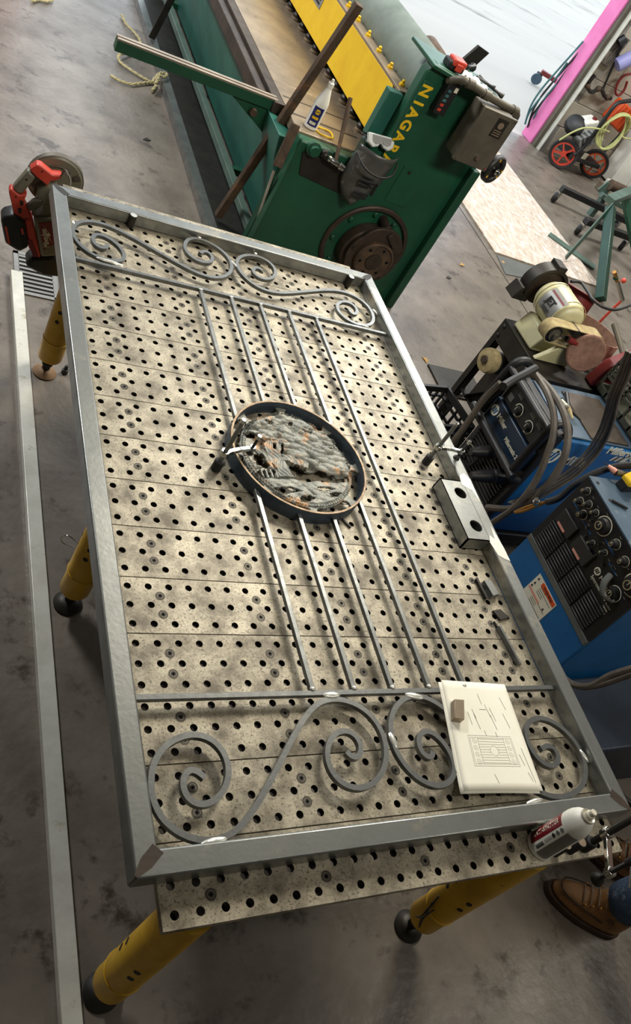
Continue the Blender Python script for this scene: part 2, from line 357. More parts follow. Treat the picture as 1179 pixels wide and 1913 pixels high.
# ================================================================ gate
gx0, gx1, gy0, gy1, gw, gh = -.056, 1.246, .080, 2.300, .048, .048
gt = thing('gate', 'unfinished steel gate with scrolls and round tree medallion lying on the table', 'gate', (.595, 1.19, T))
def rail(poly): return MB().prism(poly, T + .0005, T + gh).obj('frame_rail', steel_m, gt, bevel=.005, seg=3)
ix0, ix1, iy0, iy1 = gx0 + gw, gx1 - gw, gy0 + gw, gy1 - gw
rail([(gx0, gy0), (ix0, iy0), (ix0, iy1), (gx0, gy1)]); rail([(gx1, gy0), (gx1, gy1), (ix1, iy1), (ix1, iy0)])
rail([(gx0, gy0), (gx1, gy0), (ix1, iy0), (ix0, iy0)]); rail([(gx0, gy1), (ix0, iy1), (ix1, iy1), (gx1, gy1)])
BW = .0127; bz = T + .024
for y in (.432, 1.93): MB().bx(ix0 - .002, ix1 - .004, y - BW / 2, y + BW / 2, bz - BW / 2, bz + BW / 2).obj('crossbar', steel2_m, gt, bevel=.001)
mc = Vector((.590, 1.182)); mr = .221
for k, x in enumerate((.42, .534, .647, .762, .877)):
    if k < 4:
        dy = math.sqrt(mr ** 2 - (x - mc.x) ** 2)
        seg = [(.438, mc.y - dy + .002), (mc.y + dy - .002, 1.924)]
    else: seg = [(.438, 1.924)]
    for a, b in seg: MB().bx(x - BW / 2, x + BW / 2, a, b, bz - BW / 2, bz + BW / 2).obj('picket', steel2_m, gt, bevel=.001)
SC = {}
def trace(o, w, pts): return [PX(o[0] + a * w / 1179, o[1] + b * w / 1179, z=T + .0304) for a, b in pts]
SC['nl'] = trace((240, 1260), 520, [(325, 435), (290, 395), (260, 390), (235, 415), (222, 460), (235, 510), (265, 545), (310, 562), (360, 550), (405, 510), (432, 450), (435, 390), (415, 322), (370, 272), (315, 246), (255, 246), (190, 265), (140, 308), (105, 360), (90, 420), (93, 490), (108, 560), (135, 610), (190, 662), (255, 698), (330, 712), (400, 705), (455, 675), (505, 615), (552, 545), (600, 460), (650, 360), (700, 260), (745, 170), (790, 115), (840, 97), (895, 98), (960, 112), (1020, 150), (1070, 210), (1100, 280), (1105, 360), (1085, 430), (1040, 475), (980, 495), (920, 480), (870, 440), (840, 380), (833, 320), (850, 265), (885, 230), (930, 225), (970, 250), (995, 295), (995, 340), (970, 365), (940, 350), (925, 325)])
SC['nr'] = trace((680, 1240), 499, [(305, 385), (316, 412), (290, 428), (252, 400), (232, 350), (238, 302), (268, 280), (310, 295), (355, 340), (395, 400), (413, 460), (405, 510), (370, 542), (320, 548), (260, 528), (200, 480), (150, 410), (120, 340), (110, 280), (117, 220), (142, 170), (187, 135), (242, 128), (300, 150), (360, 190), (440, 270), (520, 355), (600, 435), (680, 505), (750, 555), (800, 580), (850, 595), (910, 590), (960, 563), (985, 520), (990, 460), (975, 400), (940, 340), (890, 285), (830, 240), (770, 222), (725, 240), (705, 280), (715, 340), (745, 400), (790, 450), (840, 468), (873, 445), (870, 400), (840, 357), (805, 342), (785, 375)])
SC['fl'] = trace((120, 380), 360, [(268, 250), (262, 276), (230, 280), (190, 258), (165, 220), (167, 187), (197, 174), (250, 190), (310, 225), (360, 275), (385, 320), (375, 350), (330, 358), (265, 350), (190, 325), (120, 280), (70, 230), (45, 180), (45, 140), (70, 107), (130, 96), (200, 105), (280, 132), (350, 165), (430, 210), (520, 260), (600, 308), (680, 352), (760, 397), (830, 435), (900, 457), (970, 459), (1020, 440), (1038, 400), (1030, 350), (1000, 310), (950, 270), (890, 232), (830, 207), (780, 202), (740, 217), (724, 252), (740, 295), (780, 335), (840, 363), (890, 368), (922, 352), (918, 320), (885, 290), (850, 277), (832, 300)])
SC['fr'] = trace((420, 440), 340, [(245, 225), (230, 202), (195, 196), (175, 212), (180, 242), (212, 270), (265, 291), (320, 284), (348, 250), (335, 205), (290, 160), (230, 127), (160, 115), (100, 122), (66, 150), (70, 190), (100, 240), (150, 290), (210, 335), (280, 364), (350, 375), (430, 369), (510, 360), (600, 351), (680, 345), (750, 348), (820, 370), (890, 410), (940, 455), (973, 510), (978, 560), (950, 588), (900, 588), (830, 570), (762, 530), (722, 480), (716, 442), (740, 417), (790, 416), (840, 440), (868, 475), (868, 508), (840, 518), (812, 500), (806, 475)])
for k, P in SC.items():
    q = [Vector((p.x, p.y, 0)) for p in P]
    for _ in range(2): q = [q[0]] + [q[i] * .5 + (q[i - 1] + q[i + 1]) * .25 for i in range(1, len(q) - 1)] + [q[-1]]
    q = [Vector((min(max(p.x, ix0 + .007), ix1 - .007), min(max(p.y, iy0 + .007), iy1 - .007), bz)) for p in spline(q, 5)]
    h = BW / 2
    MB().ribbon(q, [(-h, -h), (h, -h), (h, h), (-h, h)]).obj('scroll', steel2_m, gt, ang=50)
lk = MB()
lx0, lx1, ly0, ly1 = 1.107, 1.2, .92, 1.168
ym = (ly0 + ly1) / 2
ring_cell(lk, lx0, lx1, ly0, ym, 1.168, .978, .023, T + .042, T + .0475, 24); ring_cell(lk, lx0, lx1, ym, ly1, 1.168, 1.112, .023, T + .042, T + .0475, 24)
lk.bx(lx0, lx0 + .005, ly0, ly1, T + .001, T + .0475).bx(lx0, lx1, ly0, ly0 + .005, T + .001, T + .0475).bx(lx0, lx1, ly1 - .005, ly1, T + .001, T + .0475)
lk.bx(lx0, lx1, ly0, ly1, T + .001, T + .004)
lk.obj('lock_box', steel_m, gt, smooth=False)
for x, y in ((.221, 2.243), (1.13, 2.241)): MB().cyl((x, y, T + .001), (x, y, T + .047), .0125, n=20).obj('hinge_stub', dark_m, gt, bevel=.001); MB().cyl((x, y, T + .0471), (x, y, T + .0482), .0122, n=20).obj('stub_end', weld_m, gt)
def blob(mb, x, y, rx, ry, z=None, rz=.004, rot=0):
    M = Matrix.Rotation(rot, 3, 'Z'); mb.ell((x, y, z if z else bz + BW / 2), (rx, ry, rz), 12, 6, M)
for x in (.42, .534, .647, .762, .877):
    for y in (.442, 1.92): m_ = MB(); blob(m_, x + random.uniform(-.002, .002), y, .008, .006); m_.obj('weld_bead', weld_m, gt)
wp = [((620, 1298), .024, .009, 0), ((775, 1300), .028, .009, -.2), ((735, 1383), .009, .022, .1), ((400, 1572), .03, .008, .1), ((1092, 1412), .007, .02, .3), ((205, 488), .045, .008, -.1), ((372, 443), .010, .006, -.3), ((437, 492), .006, .018, .4), ((477, 473), .010, .006, -.3), ((701, 582), .006, .018, .3), ((678, 607), .03, .007, -.2), ((137, 415), .006, .012, 0), ((1000, 1497), .03, .007, .1)]
for (u, v), a, b, r in wp:
    p = PX(u, v, z=T + .0304); m_ = MB(); blob(m_, p.x, p.y, a, b, T + .0295, .004, r); m_.obj('weld_bead', weld_m, gt)
for poly in ([(1.194, .915), (1.203, .868), (1.222, .856), (1.243, .848), (1.243, .90), (1.232, .985), (1.222, .93), (1.206, .945)], [(1.19, 1.15), (1.2, 1.19), (1.225, 1.205), (1.243, 1.18), (1.236, 1.08), (1.226, 1.13), (1.206, 1.14)]):
    MB().prism(poly, T + gh - .001, T + gh + .0006).obj('ground_patch', alu_m, gt)
for a, b in (((gx0 + .003, gy0 + .003), (ix0, iy0)), ((gx0 + .003, gy1 - .003), (ix0, iy1)), ((gx1 - .003, gy0 + .003), (ix1, iy0)), ((gx1 - .003, gy1 - .003), (ix1, iy1))):
    d = Vector((b[0] - a[0], b[1] - a[1], 0)).normalized(); n = Vector((-d.y, d.x, 0))
    c = Vector((a[0], a[1], 0)); e = Vector((b[0], b[1], 0))
    P = [c + n * .006, c - n * .002, c - n * .012 + d * .03, e - n * .014, e + n * .012, c + n * .014 + d * .03]
    MB().prism([(p.x, p.y) for p in P], T + gh - .001, T + gh + .0003).obj('mitre_weld', dark_m if b[1] > 1 else brown_m, gt)

# ---- round medallion with the oak tree
NS = 96
md = MB()
def circ(r, z): return [(mc.x + r * math.cos(2 * PI * i / NS), mc.y + r * math.sin(2 * PI * i / NS), z) for i in range(NS)]
zt = T + .0475
vs = circ(mr, T + .001) + circ(mr, zt - .0015) + circ(mr - .001, zt) + circ(mr - .0065, zt) + circ(mr - .0075, zt - .0015) + circ(mr - .0075, T + .001)
fs = [(j * NS + i, j * NS + (i + 1) % NS, ((j + 1) % 6) * NS + (i + 1) % NS, ((j + 1) % 6) * NS + i) for j in range(6) for i in range(NS)]
ringo = md.add(vs, fs).obj('medallion_ring', bluesteel_m, gt)
ringo.data.materials.append(rustrim_m)
for p in ringo.data.polygons:
    if p.center.z > gh - .0025: p.material_index = 1
def rp(pts, z=T + .034):
    return np.array([[q.x - mc.x, q.y - mc.y] for q in (PX(410 + a * 290 / 1179, 740 + b * 290 / 1179, z=z) for a, b in pts)])
def inside(X, Y, P):
    r = np.zeros(X.shape, bool); n = len(P)
    for i in range(n):
        x1, y1 = P[i]; x2, y2 = P[(i + 1) % n]
        c = ((y1 > Y) != (y2 > Y)) & (X < (x2 - x1) * (Y - y1) / (y2 - y1 + 1e-12) + x1); r ^= c
    return r
NG = 270; RD = .182
g = np.linspace(-.216, .216, NG); X, Y = np.meshgrid(g, g); RR = np.hypot(X, Y); TH = np.degrees(np.arctan2(Y, X))
tab = np.abs((TH + 22.5) % 45 - 22.5) * RR * PI / 180
solid = (RR < RD) | ((RR < .2155) & (tab < .011 + np.clip(RR - .2, 0, 1) * .6 + np.clip(.19 - RR, 0, 1) * .8))
holes = [[(340, 175), (395, 195), (410, 215), (360, 220)], [(188, 262), (230, 268), (300, 300), (250, 300), (195, 290)], [(520, 205), (550, 205), (545, 240), (515, 230)], [(620, 262), (700, 270), (690, 292), (640, 292)], [(405, 350), (425, 360), (430, 405), (408, 395)], [(462, 360), (480, 372), (498, 440), (462, 440), (470, 405)],
         [(265, 430), (320, 440), (360, 490), (382, 530), (330, 520), (290, 515)], [(505, 505), (560, 520), (660, 555), (740, 560), (820, 590), (900, 605), (990, 612), (990, 645), (900, 640), (800, 632), (690, 640), (620, 630), (560, 600), (530, 560)],
         [(415, 690), (470, 682), (545, 680), (640, 712), (560, 722), (500, 736), (450, 712)], [(620, 752), (700, 742), (745, 765), (680, 795), (630, 790)], [(748, 685), (840, 680), (890, 697), (820, 712), (770, 708)], [(842, 732), (900, 722), (940, 730), (895, 758), (855, 757)], [(808, 398), (850, 395), (875, 415), (830, 418)], [(700, 235), (775, 268), (745, 280), (700, 255)], [(868, 378), (935, 425), (915, 440), (862, 395)], [(945, 488), (985, 510), (985, 535), (945, 515)], [(130, 300), (150, 310), (140, 380), (118, 385)]]
for k in range(4): holes.append([(290 + k * 36, 558), (306 + k * 36, 552), (328 + k * 36, 605), (312 + k * 36, 612)])
cut = np.zeros(X.shape, bool)
for h in holes: cut |= inside(X, Y, rp(h))
def blobs(n, P, r0, r1, a):
    H = np.zeros(X.shape); lo = P.min(0); hi = P.max(0); k = 0
    while k < n:
        c = lo + (hi - lo) * rng.random(2)
        if not inside(np.array([[c[0]]]), np.array([[c[1]]]), P)[0, 0]: continue
        k += 1; r = r0 + (r1 - r0) * rng.random(); an = rng.uniform(-.5, .1)
        dx = (X - c[0]) * math.cos(an) + (Y - c[1]) * math.sin(an); dy = -(X - c[0]) * math.sin(an) + (Y - c[1]) * math.cos(an)
        d = (dx / (r * 1.9)) ** 2 + (dy / r) ** 2; top = a * (.55 + .45 * rng.random())
        H = np.maximum(H, np.where(d < 1, top * np.sqrt(np.clip(1 - d, 0, 1)) ** .6 + .25 * top * (Y - c[1]) / r * 0, 0))
    return H
canopy = rp([(185, 225), (230, 175), (340, 150), (480, 130), (640, 180), (780, 270), (900, 400), (985, 510), (1000, 600), (860, 595), (740, 545), (660, 500), (560, 450), (470, 400), (380, 350), (300, 300), (200, 250)])
trunk = rp([(330, 340), (420, 330), (500, 400), (480, 460), (520, 540), (585, 615), (420, 610), (420, 540), (380, 480), (340, 400)])
limb = rp([(470, 445), (530, 455), (680, 510), (670, 555), (590, 530), (490, 490)])
limb2 = rp([(270, 405), (330, 410), (380, 470), (420, 560), (400, 570), (350, 490), (300, 440)])
ground = rp([(330, 640), (420, 600), (600, 640), (800, 650), (1000, 650), (1000, 720), (900, 830), (740, 850), (560, 800), (420, 720)])
H = blobs(230, canopy, .007, .017, .022)
H = np.maximum(H, blobs(150, ground, .006, .015, .009)); H = np.maximum(H, blobs(30, rp([(200, 400), (280, 400), (300, 520), (250, 520)]), .005, .01, .008))
for P, a in ((trunk, .013), (limb, .016), (limb2, .013)):
    m_ = inside(X, Y, P); H = np.where(m_, np.maximum(H * .4, a + .0012 * np.sin(X * 430 + Y * 120 + 3 * np.sin(Y * 90)) + .0015 * np.sin(X * 150 - Y * 60)), H)
fence = np.zeros(X.shape, bool)
for k in range(5): fence |= inside(X, Y, rp([(272 + k * 36, 548), (288 + k * 36, 546), (312 + k * 36, 612), (296 + k * 36, 616)]))
H = np.where(fence, .010, H)
bead = (np.abs(RR - .172) < .005) & (RR < RD); H = np.where(bead, np.maximum(H * .0, .004 + .003 * np.clip(np.sin(np.radians(TH) * 110), 0, 1)), H)
H = np.where(RR > .178, .002, H) + .0012 * rng.random(X.shape)
solid &= ~cut
cell = solid[:-1, :-1] & solid[1:, :-1] & solid[:-1, 1:] & solid[1:, 1:]
idx = -np.ones(X.shape, int); vs = []; zb = T + .022
use = np.zeros(X.shape, bool)
for a, b in ((0, 0), (1, 0), (0, 1), (1, 1)): use[a:NG - 1 + a, b:NG - 1 + b] |= cell
idx[use] = np.arange(use.sum())
vs = np.c_[X[use] + mc.x, Y[use] + mc.y, zb + H[use]]
jj, ii = np.nonzero(cell)
fs = np.c_[idx[jj, ii], idx[jj, ii + 1], idx[jj + 1, ii + 1], idx[jj + 1, ii]]
o0 = WL[gt]; me = bpy.data.meshes.new('tree_relief'); me.from_pydata((vs - np.array(o0)).tolist(), [], fs.tolist())
rel = link('tree_relief', me, relief_m, ringo, o0, ang=60)
sd = rel.modifiers.new('thickness', 'SOLIDIFY'); sd.thickness = .009; sd.offset = -1
# ================================================================ plate shear behind the table
sh = thing('plate_shear', 'large green sheet metal shear with yellow finger guard behind the table', 'machine', (1.8, 5.5, 0))
SY = 3.52; FY = 7.4
MB().prism([(1.29, 0), (2.335, 0), (2.335, 1.27), (2.25, 1.345), (1.77, 1.385), (1.735, 1.33), (1.735, .93), (1.63, .90), (1.63, .79), (1.29, .79)], SY, SY + .08, 'xz').obj('side_frame', green_m, sh, bevel=.012)
MB().prism([(1.29, 0), (2.335, 0), (2.335, 1.27), (1.77, 1.36), (1.735, .93), (1.63, .79), (1.29, .79)], FY, FY + .08, 'xz').obj('side_frame', green_m, sh)
MB().bx(2.285, 2.34, SY - .05, SY, 0, .98).obj('edge_flange', green_m, sh, bevel=.008)
MB().prism([(1.74, 1.385), (2.25, 1.345), (2.33, 1.30), (2.33, 1.285), (2.25, 1.325), (1.74, 1.365)], SY - .03, SY + .30, 'xz').obj('top_plate', green_m, sh, bevel=.004)
MB().bx(1.75, 2.33, SY + .08, FY, .05, .12).bx(2.15, 2.30, SY + .08, FY, .45, 1.2).obj('rear_body', green_m, sh)
MB().bx(1.908, 2.052, SY - .004, SY, .632, .857).obj('access_panel', green_m, sh, bevel=.001)
MB().cyl((1.955, SY - .012, .828), (1.955, SY - .004, .828), .008, n=10).obj('panel_screw', dark_m, sh)
npl = MB().bx(1.748, 1.806, SY - .014, SY, .80, 1.295).obj('name_plate', green_m, sh, bevel=.001)
for k, ch in enumerate('NIAGARA'):
    text(ch, .082, yellow_m, npl, (1.777, SY - .0145, 1.25 - k * .068 - (.0 if k < 2 else -.012)), (0, 0, -1), (1, 0, 0), bold=.003)
HC = Vector((1.945, SY, .325)); AX = (0, -1, 0)
MB().lathe([(.270, 0), (.270, .012), (.262, .02), (.246, .02), (.240, .008), (.240, 0)], HC, AX, 48, cap=False).obj('flange_ring', brown_m, sh)
fm = MB().lathe([(.016, 0), (.016, .01), (.012, .014), (0, .014)], (0, 0, 0), AX, 8)
for k in range(9):
    a = .35 + 2 * PI * k / 9; MB().add([p + HC + Vector((.213 * math.cos(a), 0, .213 * math.sin(a))) for p in fm.v], fm.f).obj('flange_bolt', green_m, sh)
MB().lathe([(.17, 0), (.175, .03), (.165, .07), (.15, .08)], HC + Vector((.005, 0, -.01)), AX, 40).obj('hub_housing', brown_m, sh, bevel=.003)
pl = []
for k in range(40):
    a = 2 * PI * k / 40; r = .168 if not (.15 < a / PI < .75) else .168 + .035 * math.sin((a / PI - .15) / .6 * PI) ** .7
    pl.append((HC.x + .015 + r * math.cos(a), HC.z + .005 + r * math.sin(a)))
MB().prism(pl, SY - .125, SY - .10, 'xz').obj('eccentric_plate', brown_m, sh, bevel=.004)
MB().lathe([(.122, 0), (.122, .02), (.112, .03), (.106, .02), (.0, .02)], HC + Vector((.02, -.125, 0)), AX, 40).obj('hub_cap', rust_m, sh, bevel=.002)
MB().lathe([(.05, 0), (.05, .008), (.03, .012), (.0, .012)], HC + Vector((.02, -.145, 0)), AX, 24).obj('hub_boss', brown_m, sh)
for k in range(6):
    a = .2 + PI * k / 3; c = HC + Vector((.02 + .085 * math.cos(a), -.145, .085 * math.sin(a)))
    MB().lathe([(.011, 0), (.011, .001), (.008, .001), (.0, -.002)], c, AX, 10).obj('cap_hole', boltd_m, sh)
for a in (.9, 2.9, 4.4, 5.6):
    c = HC + Vector((.015 + .148 * math.cos(a), -.125, .005 + .148 * math.sin(a))); MB().cyl(c, c + Vector((0, -.01, 0)), .013, n=8).obj('plate_bolt', brown_m, sh)
MB().cyl(HC + Vector((.02, 0, .20)), HC + Vector((.02, -.11, .19)), .026, n=18).obj('link_pin', brown_m, sh, bevel=.003)
MB().bar(HC + Vector((.03, -.115, .18)), HC + Vector((.10, -.115, .12)), .03, .05, (0, 1, 0)).obj('link_arm', brown_m, sh, bevel=.004)
# bed, front and drive beam
for a, b in ((SY + .08, 4.15), (4.153, 5.6), (5.603, FY)):
    MB().bx(1.285, 1.80, a, b, .745, .80).obj('bed_plate', bedtan_m, sh, bevel=.003)
for a, b in ((3.78, 3.80), (3.97, 3.985)): MB().bx(1.30, 1.72, a, b, .7985, .8008).obj('bed_groove', brown_m, sh)
MB().bx(1.225, 1.284, 3.86, FY, .735, .797).obj('bed_lip', brown_m, sh, bevel=.003)
MB().bx(1.17, 1.224, 4.02, FY, .70, .775).obj('front_beam', brown_m, sh, bevel=.004)
MB().prism([(1.215, .735), (1.60, .735), (1.60, .1), (1.42, .1), (1.40, .20), (1.24, .62)], 3.62, FY, 'xz').obj('front_panel', teal_m, sh, bevel=.006)
MB().bx(1.29, 1.5, 3.60, 3.66, .03, .74).obj('front_post', green_m, sh, bevel=.006)
MB().bx(1.82, 1.90, SY + .08, FY, .80, 1.15).obj('knife_beam', dark_m, sh)
hd = None
for k in range(21):
    y = 3.90 + k * .165
    if hd is None:
        hd = MB().lathe([(.028, .802), (.032, .81), (.032, .835), (.024, .845), (.024, .93), (.030, .94), (.030, 1.02)], (1.775, y, 0), n=16).obj('hold_down', dark_m, sh)
        MB().lathe([(.03, .8005), (.034, .804), (.034, .818), (.02, .82)], (1.775, y, 0), n=16).obj('hold_down_foot', bedtan_m, hd)
    else:
        h2 = hd.copy(); COL.objects.link(h2); h2.location = (0, k * .165, 0)
        f2 = hd.children[0].copy(); COL.objects.link(f2); f2.parent = h2
yg = MB().prism([(3.66, .895), (3.72, .872), (FY, .872), (FY, 1.15), (3.73, 1.15), (3.70, 1.12), (3.66, 1.12), (3.66, 1.0), (3.675, 1.0), (3.675, .95), (3.66, .95)], 1.722, 1.734, 'yz').obj('finger_guard', yellow_m, sh, bevel=.002)
MB().bx(1.718, 1.722, 4.98, 5.25, 1.02, 1.11).obj('data_plate', silver_m, yg)
for k in range(3): MB().bx(1.7165, 1.718, 5.01, 5.22, 1.035 + k * .024, 1.049 + k * .024).obj('data_line', inkd_m, yg)
MB().bx(1.722, 1.80, 3.64, FY, 1.15, 1.166).obj('guard_ledge', bedtan_m, sh, bevel=.002)
for k in range(18):
    y = 3.72 + k * .20; MB().lathe([(.017, 0), (.017, .012), (.010, .014), (.010, .028), (.006, .032), (0, .032)], (1.765, y, 1.166), n=8).obj('guard_bolt', yellow_m, sh)
arc = [(1.80 + .15 * (1 - math.cos(t)), 1.166 + .20 * math.sin(t)) for t in np.linspace(0, 1.45, 12)]
MB().prism(arc + [(x + .006, z - .006) for x, z in arc[::-1]], SY + .085, FY, 'xz').obj('back_shield', sheet_m, sh, ang=50)
MB().bx(1.65, 1.735, SY + .075, 3.655, .90, 1.16).obj('guard_bracket', teal_m, sh, bevel=.004)
MB().prism([(1.325, .735), (1.365, .615), (1.655, .585), (1.655, .74)], SY - .008, SY, 'xz').obj('wear_plate', dark_m, sh)
MB().lathe([(.04, 0), (.04, .02), (.026, .024), (.026, .045), (.014, .045), (.0, .043)], (1.37, SY, .77), AX, 20).obj('side_boss', green_m, sh)
for x, z in ((1.44, .765), (1.50, .745)): MB().lathe([(.022, 0), (.022, .018), (.012, .02), (.012, .04), (0, .041)], (x, SY - .005, z), AX, 10).obj('side_bolt', dark_m, sh)
MB().bar((1.245, 3.56, .84), (1.225, 3.50, .62), .05, .018, (0, 1, 0)).obj('stop_latch', rust_m, sh, bevel=.003)
# squaring arm, feet and rails in front
ar = MB().bx(.372, 1.25, 3.885, 3.945, .735, .79).obj('squaring_arm', green_m, sh, bevel=.003)
MB().bx(.372, 1.25, 3.885, 3.908, .79, .798).obj('arm_scale', bedtan_m, ar); MB().bx(.372, 1.25, 3.922, 3.945, .79, .798).obj('arm_scale', bedtan_m, ar)
MB().bx(.37, 1.25, 3.909, 3.921, .789, .792).obj('arm_slot', rust_m, ar)
MB().prism([(1.0, .735), (1.25, .735), (1.25, .60)], 3.90, 3.93, 'xz').obj('arm_gusset', green_m, ar)
MB().cyl((1.14, 3.885, .70), (1.14, 3.855, .70), .02, n=6).obj('arm_bolt', rust_m, ar)
ty = thing('scrap_chute', 'dark steel scrap tray with bright edge on the floor under the shear', 'tray', (1.3, 5, 0))
MB().bx(1.17, 1.44, 3.70, 7.2, .004, .02).obj('tray_floor', dark_m, ty)
MB().bx(1.112, 1.122, 3.70, 7.2, .001, .055).bx(1.112, 1.172, 3.70, 7.2, .045, .055).obj('tray_edge', steel_m, ty, bevel=.002)
MB().bx(1.122, 1.172, 3.70, 7.2, .001, .044).obj('tray_side', rust_m, ty)
gr = MB().bx(1.30, 1.345, 3.66, 6.9, .12, .165).obj('support_rail', greenlt_m, sh, bevel=.003)
for y in (4.3, 5.6, 6.8): MB().bx(1.345, 1.42, y, y + .05, .12, .16).obj('rail_bracket', green_m, sh)
p0 = PX(283, 72, z=.06); MB().bar(p0, (1.215, p0.y + .02, .70), .05, .012, (0, 1, 0)).obj('front_strut', dark_m, sh, bevel=.002)
rod = MB().cyl((1.335, 3.60, .03), (1.262, 3.585, .56), .011, n=12).obj('galvanised_rod', chrome_m); tag(rod, 'thin galvanised rod standing against the green shear front', 'rod')
# electrics
eb = thing('switch_box', 'grey steel electrical box bolted on the green shear side', 'electrical box', (2.13, 3.43, 1.05))
MB().bx(2.03, 2.245, 3.36, SY - .052, 1.05, 1.34).obj('box_body', boxgrey_m, eb, bevel=.004)
dr = MB().bx(2.024, 2.25, 3.335, 3.36, 1.044, 1.346).obj('box_door', boxgrey_m, eb, bevel=.004)
MB().bx(2.135, 2.205, 3.3335, 3.336, 1.225, 1.325).obj('maker_plate', dark_m, dr)
MB().lathe([(.018, 0), (.018, .001), (.0, .001)], (2.17, 3.3335, 1.29), AX, 16).obj('maker_emblem', bedtan_m, dr)
for k in range(3): MB().bx(2.145, 2.195, 3.333, 3.3336, 1.235 + k * .012, 1.240 + k * .012).obj('plate_line', bedtan_m, dr)
MB().cyl((2.15, 3.335, 1.10), (2.15, 3.32, 1.10), .012, n=8).obj('door_latch', chrome_m, dr)
for x, z in ((2.04, 1.06), (2.235, 1.06), (2.235, 1.335)): MB().cyl((x, 3.335, z), (x, 3.33, z), .006, n=8).obj('box_screw', chrome_m, eb)
cd = MB().tube(spline([(1.86, SY - .02, 1.34), (1.885, 3.44, 1.385), (1.93, 3.42, 1.39), (2.05, 3.42, 1.375), (2.2, 3.44, 1.36), (2.29, 3.46, 1.35), (2.345, 3.50, 1.31), (2.35, 3.56, 1.22)], 6), .02, 12).obj('conduit', boxgrey_m, sh)
for c, d in (((2.05, 3.42, 1.375), (1, .02, -.02)), ((2.28, 3.457, 1.352), (1, .2, -.1)), ((1.93, 3.42, 1.39), (1, 0, 0))): MB().cyl(Vector(c) - Vector(d) * .02, Vector(c) + Vector(d) * .02, .026, n=12).obj('conduit_coupling', boxgrey_m, sh)
sp = MB().bx(1.855, 1.925, SY - .055, SY, 1.18, 1.36).obj('gauge_panel', black_m, sh, bevel=.004)
for z, c in ((1.20, red_m), (1.225, red_m), (1.25, teath_m), (1.275, teath_m), (1.30, teath_m)): MB().bx(1.868, 1.888, SY - .057, SY - .055, z, z + .014).obj('panel_legend', c, sp)
MB().bx(1.90, 1.92, SY - .057, SY - .055, 1.31, 1.335).obj('panel_tag', cream_m, sp)
hw = thing('handwheel', 'small black slotted handwheel on the rear corner of the shear', 'wheel', (2.40, 3.5, .93))
hwM = basis((2.415, 3.50, 1.02), (.9, .42, 0), (0, 0, 1))
w_ = MB().lathe([(.078, -.02), (.084, -.012), (.084, .012), (.078, .02), (.055, .02), (.05, .012), (.05, -.012), (.055, -.02)], (0, 0, 0), n=30, cap=False); w_.f += [(7 * 30 + i, 7 * 30 + (i + 1) % 30, (i + 1) % 30, i) for i in range(30)]
w_.xf(hwM).obj('wheel_rim', black_m, hw)
for k in range(10):
    a = 2 * PI * k / 10; MB().bx(.058, .074, -.006, .006, .019, .0215, Matrix.Rotation(a, 4, 'Z')).xf(hwM).obj('rim_slot', legyel_m if k % 3 == 0 else dark_m, hw)
MB().lathe([(.052, -.006), (.052, .006)], (0, 0, 0), n=24).xf(hwM).obj('wheel_disc', black_m, hw); MB().lathe([(.02, .006), (.02, .03), (.009, .032), (.009, .05)], (0, 0, 0), n=14).xf(hwM).obj('wheel_hub', chrome_m, hw)
MB().cyl(hwM @ Vector((0, 0, -.1)), hwM @ Vector((0, 0, 0)), .012, n=10).obj('axle', dark_m, hw)
# things standing on the shear
po = MB().bar((1.2, 3.868, .058), (1.333, 3.698, 1.435), .042, .042, (1, 0, 0)).obj('square_tube', rust_m, bevel=.003); tag(po, 'brown square steel tube leaning diagonally across the shear bed', 'steel tube')
b_ = thing('spray_bottle', 'white plastic bottle with dark blue label standing on shear bed', 'bottle', (1.385, 3.69, .801))
bo = (1.385, 3.69, .801)
MB().lathe([(.0, 0), (.034, 0), (.038, .004), (.038, .135), (.036, .15), (.026, .185), (.017, .215), (.0145, .222), (.0145, .236)], bo, n=24).obj('bottle_body', white_m, b_)
MB().lathe([(.0165, .228), (.0165, .25), (.010, .254), (.007, .27), (.0, .271)], bo, n=16).obj('cap', white_m, b_)
def wrap(o, r, z0, z1, a0, a1, m, par, nm, n=14):
    mb = MB(); vs = []
    for i in range(n + 1):
        a = a0 + (a1 - a0) * i / n
        for z in (z0, z1): vs.append((o[0] + r * math.cos(a), o[1] + r * math.sin(a), o[2] + z))
    mb.add(vs, [(2 * i, 2 * i + 2, 2 * i + 3, 2 * i + 1) for i in range(n)]); return mb.obj(nm, m, par)
ca = math.atan2(CC[1] - bo[1], CC[0] - bo[0]) + .1
lb = wrap(bo, .0384, .02, .125, ca - .75, ca + .75, navy_m, b_, 'label_sheet')
d = Vector((math.cos(ca), math.sin(ca), 0)); tg = Vector((-d.y, d.x, 0))
MB().lathe([(.015, 0), (.015, .002), (0, .002)], Vector(bo) + d * .037 + Vector((0, 0, .1)), d, 6).obj('label_emblem', yellow_m, lb)
text('NAPA', .011, navy_m, lb, Vector(bo) + d * .0394 + Vector((0, 0, .1)), tg, (0, 0, 1), bold=.0003)
wrap(bo, .0387, .06, .074, ca - .45, ca + .45, yellow_m, lb, 'label_band'); wrap(bo, .0387, .03, .045, ca - .5, ca + .4, cream_m, lb, 'label_band')
yw = MB().tube([(1.47 + .05 * math.cos(a), 3.68 + .05 * math.sin(a), .806 + .003 * math.sin(3 * a)) for a in np.linspace(0, 2 * PI, 28)[:-1]], .005, 8, True).obj('wire_ring', yellow_m); tag(yw, 'small coil of yellow wire lying beside the white bottle', 'wire')
hm = thing('ball_hammer', 'rusty hammer with long dark handle propped on shear corner', 'hammer', (1.5, 3.5, .74))
h0 = Vector((1.50, 3.475, .755)); h1 = PX(655, 183, y=3.66)
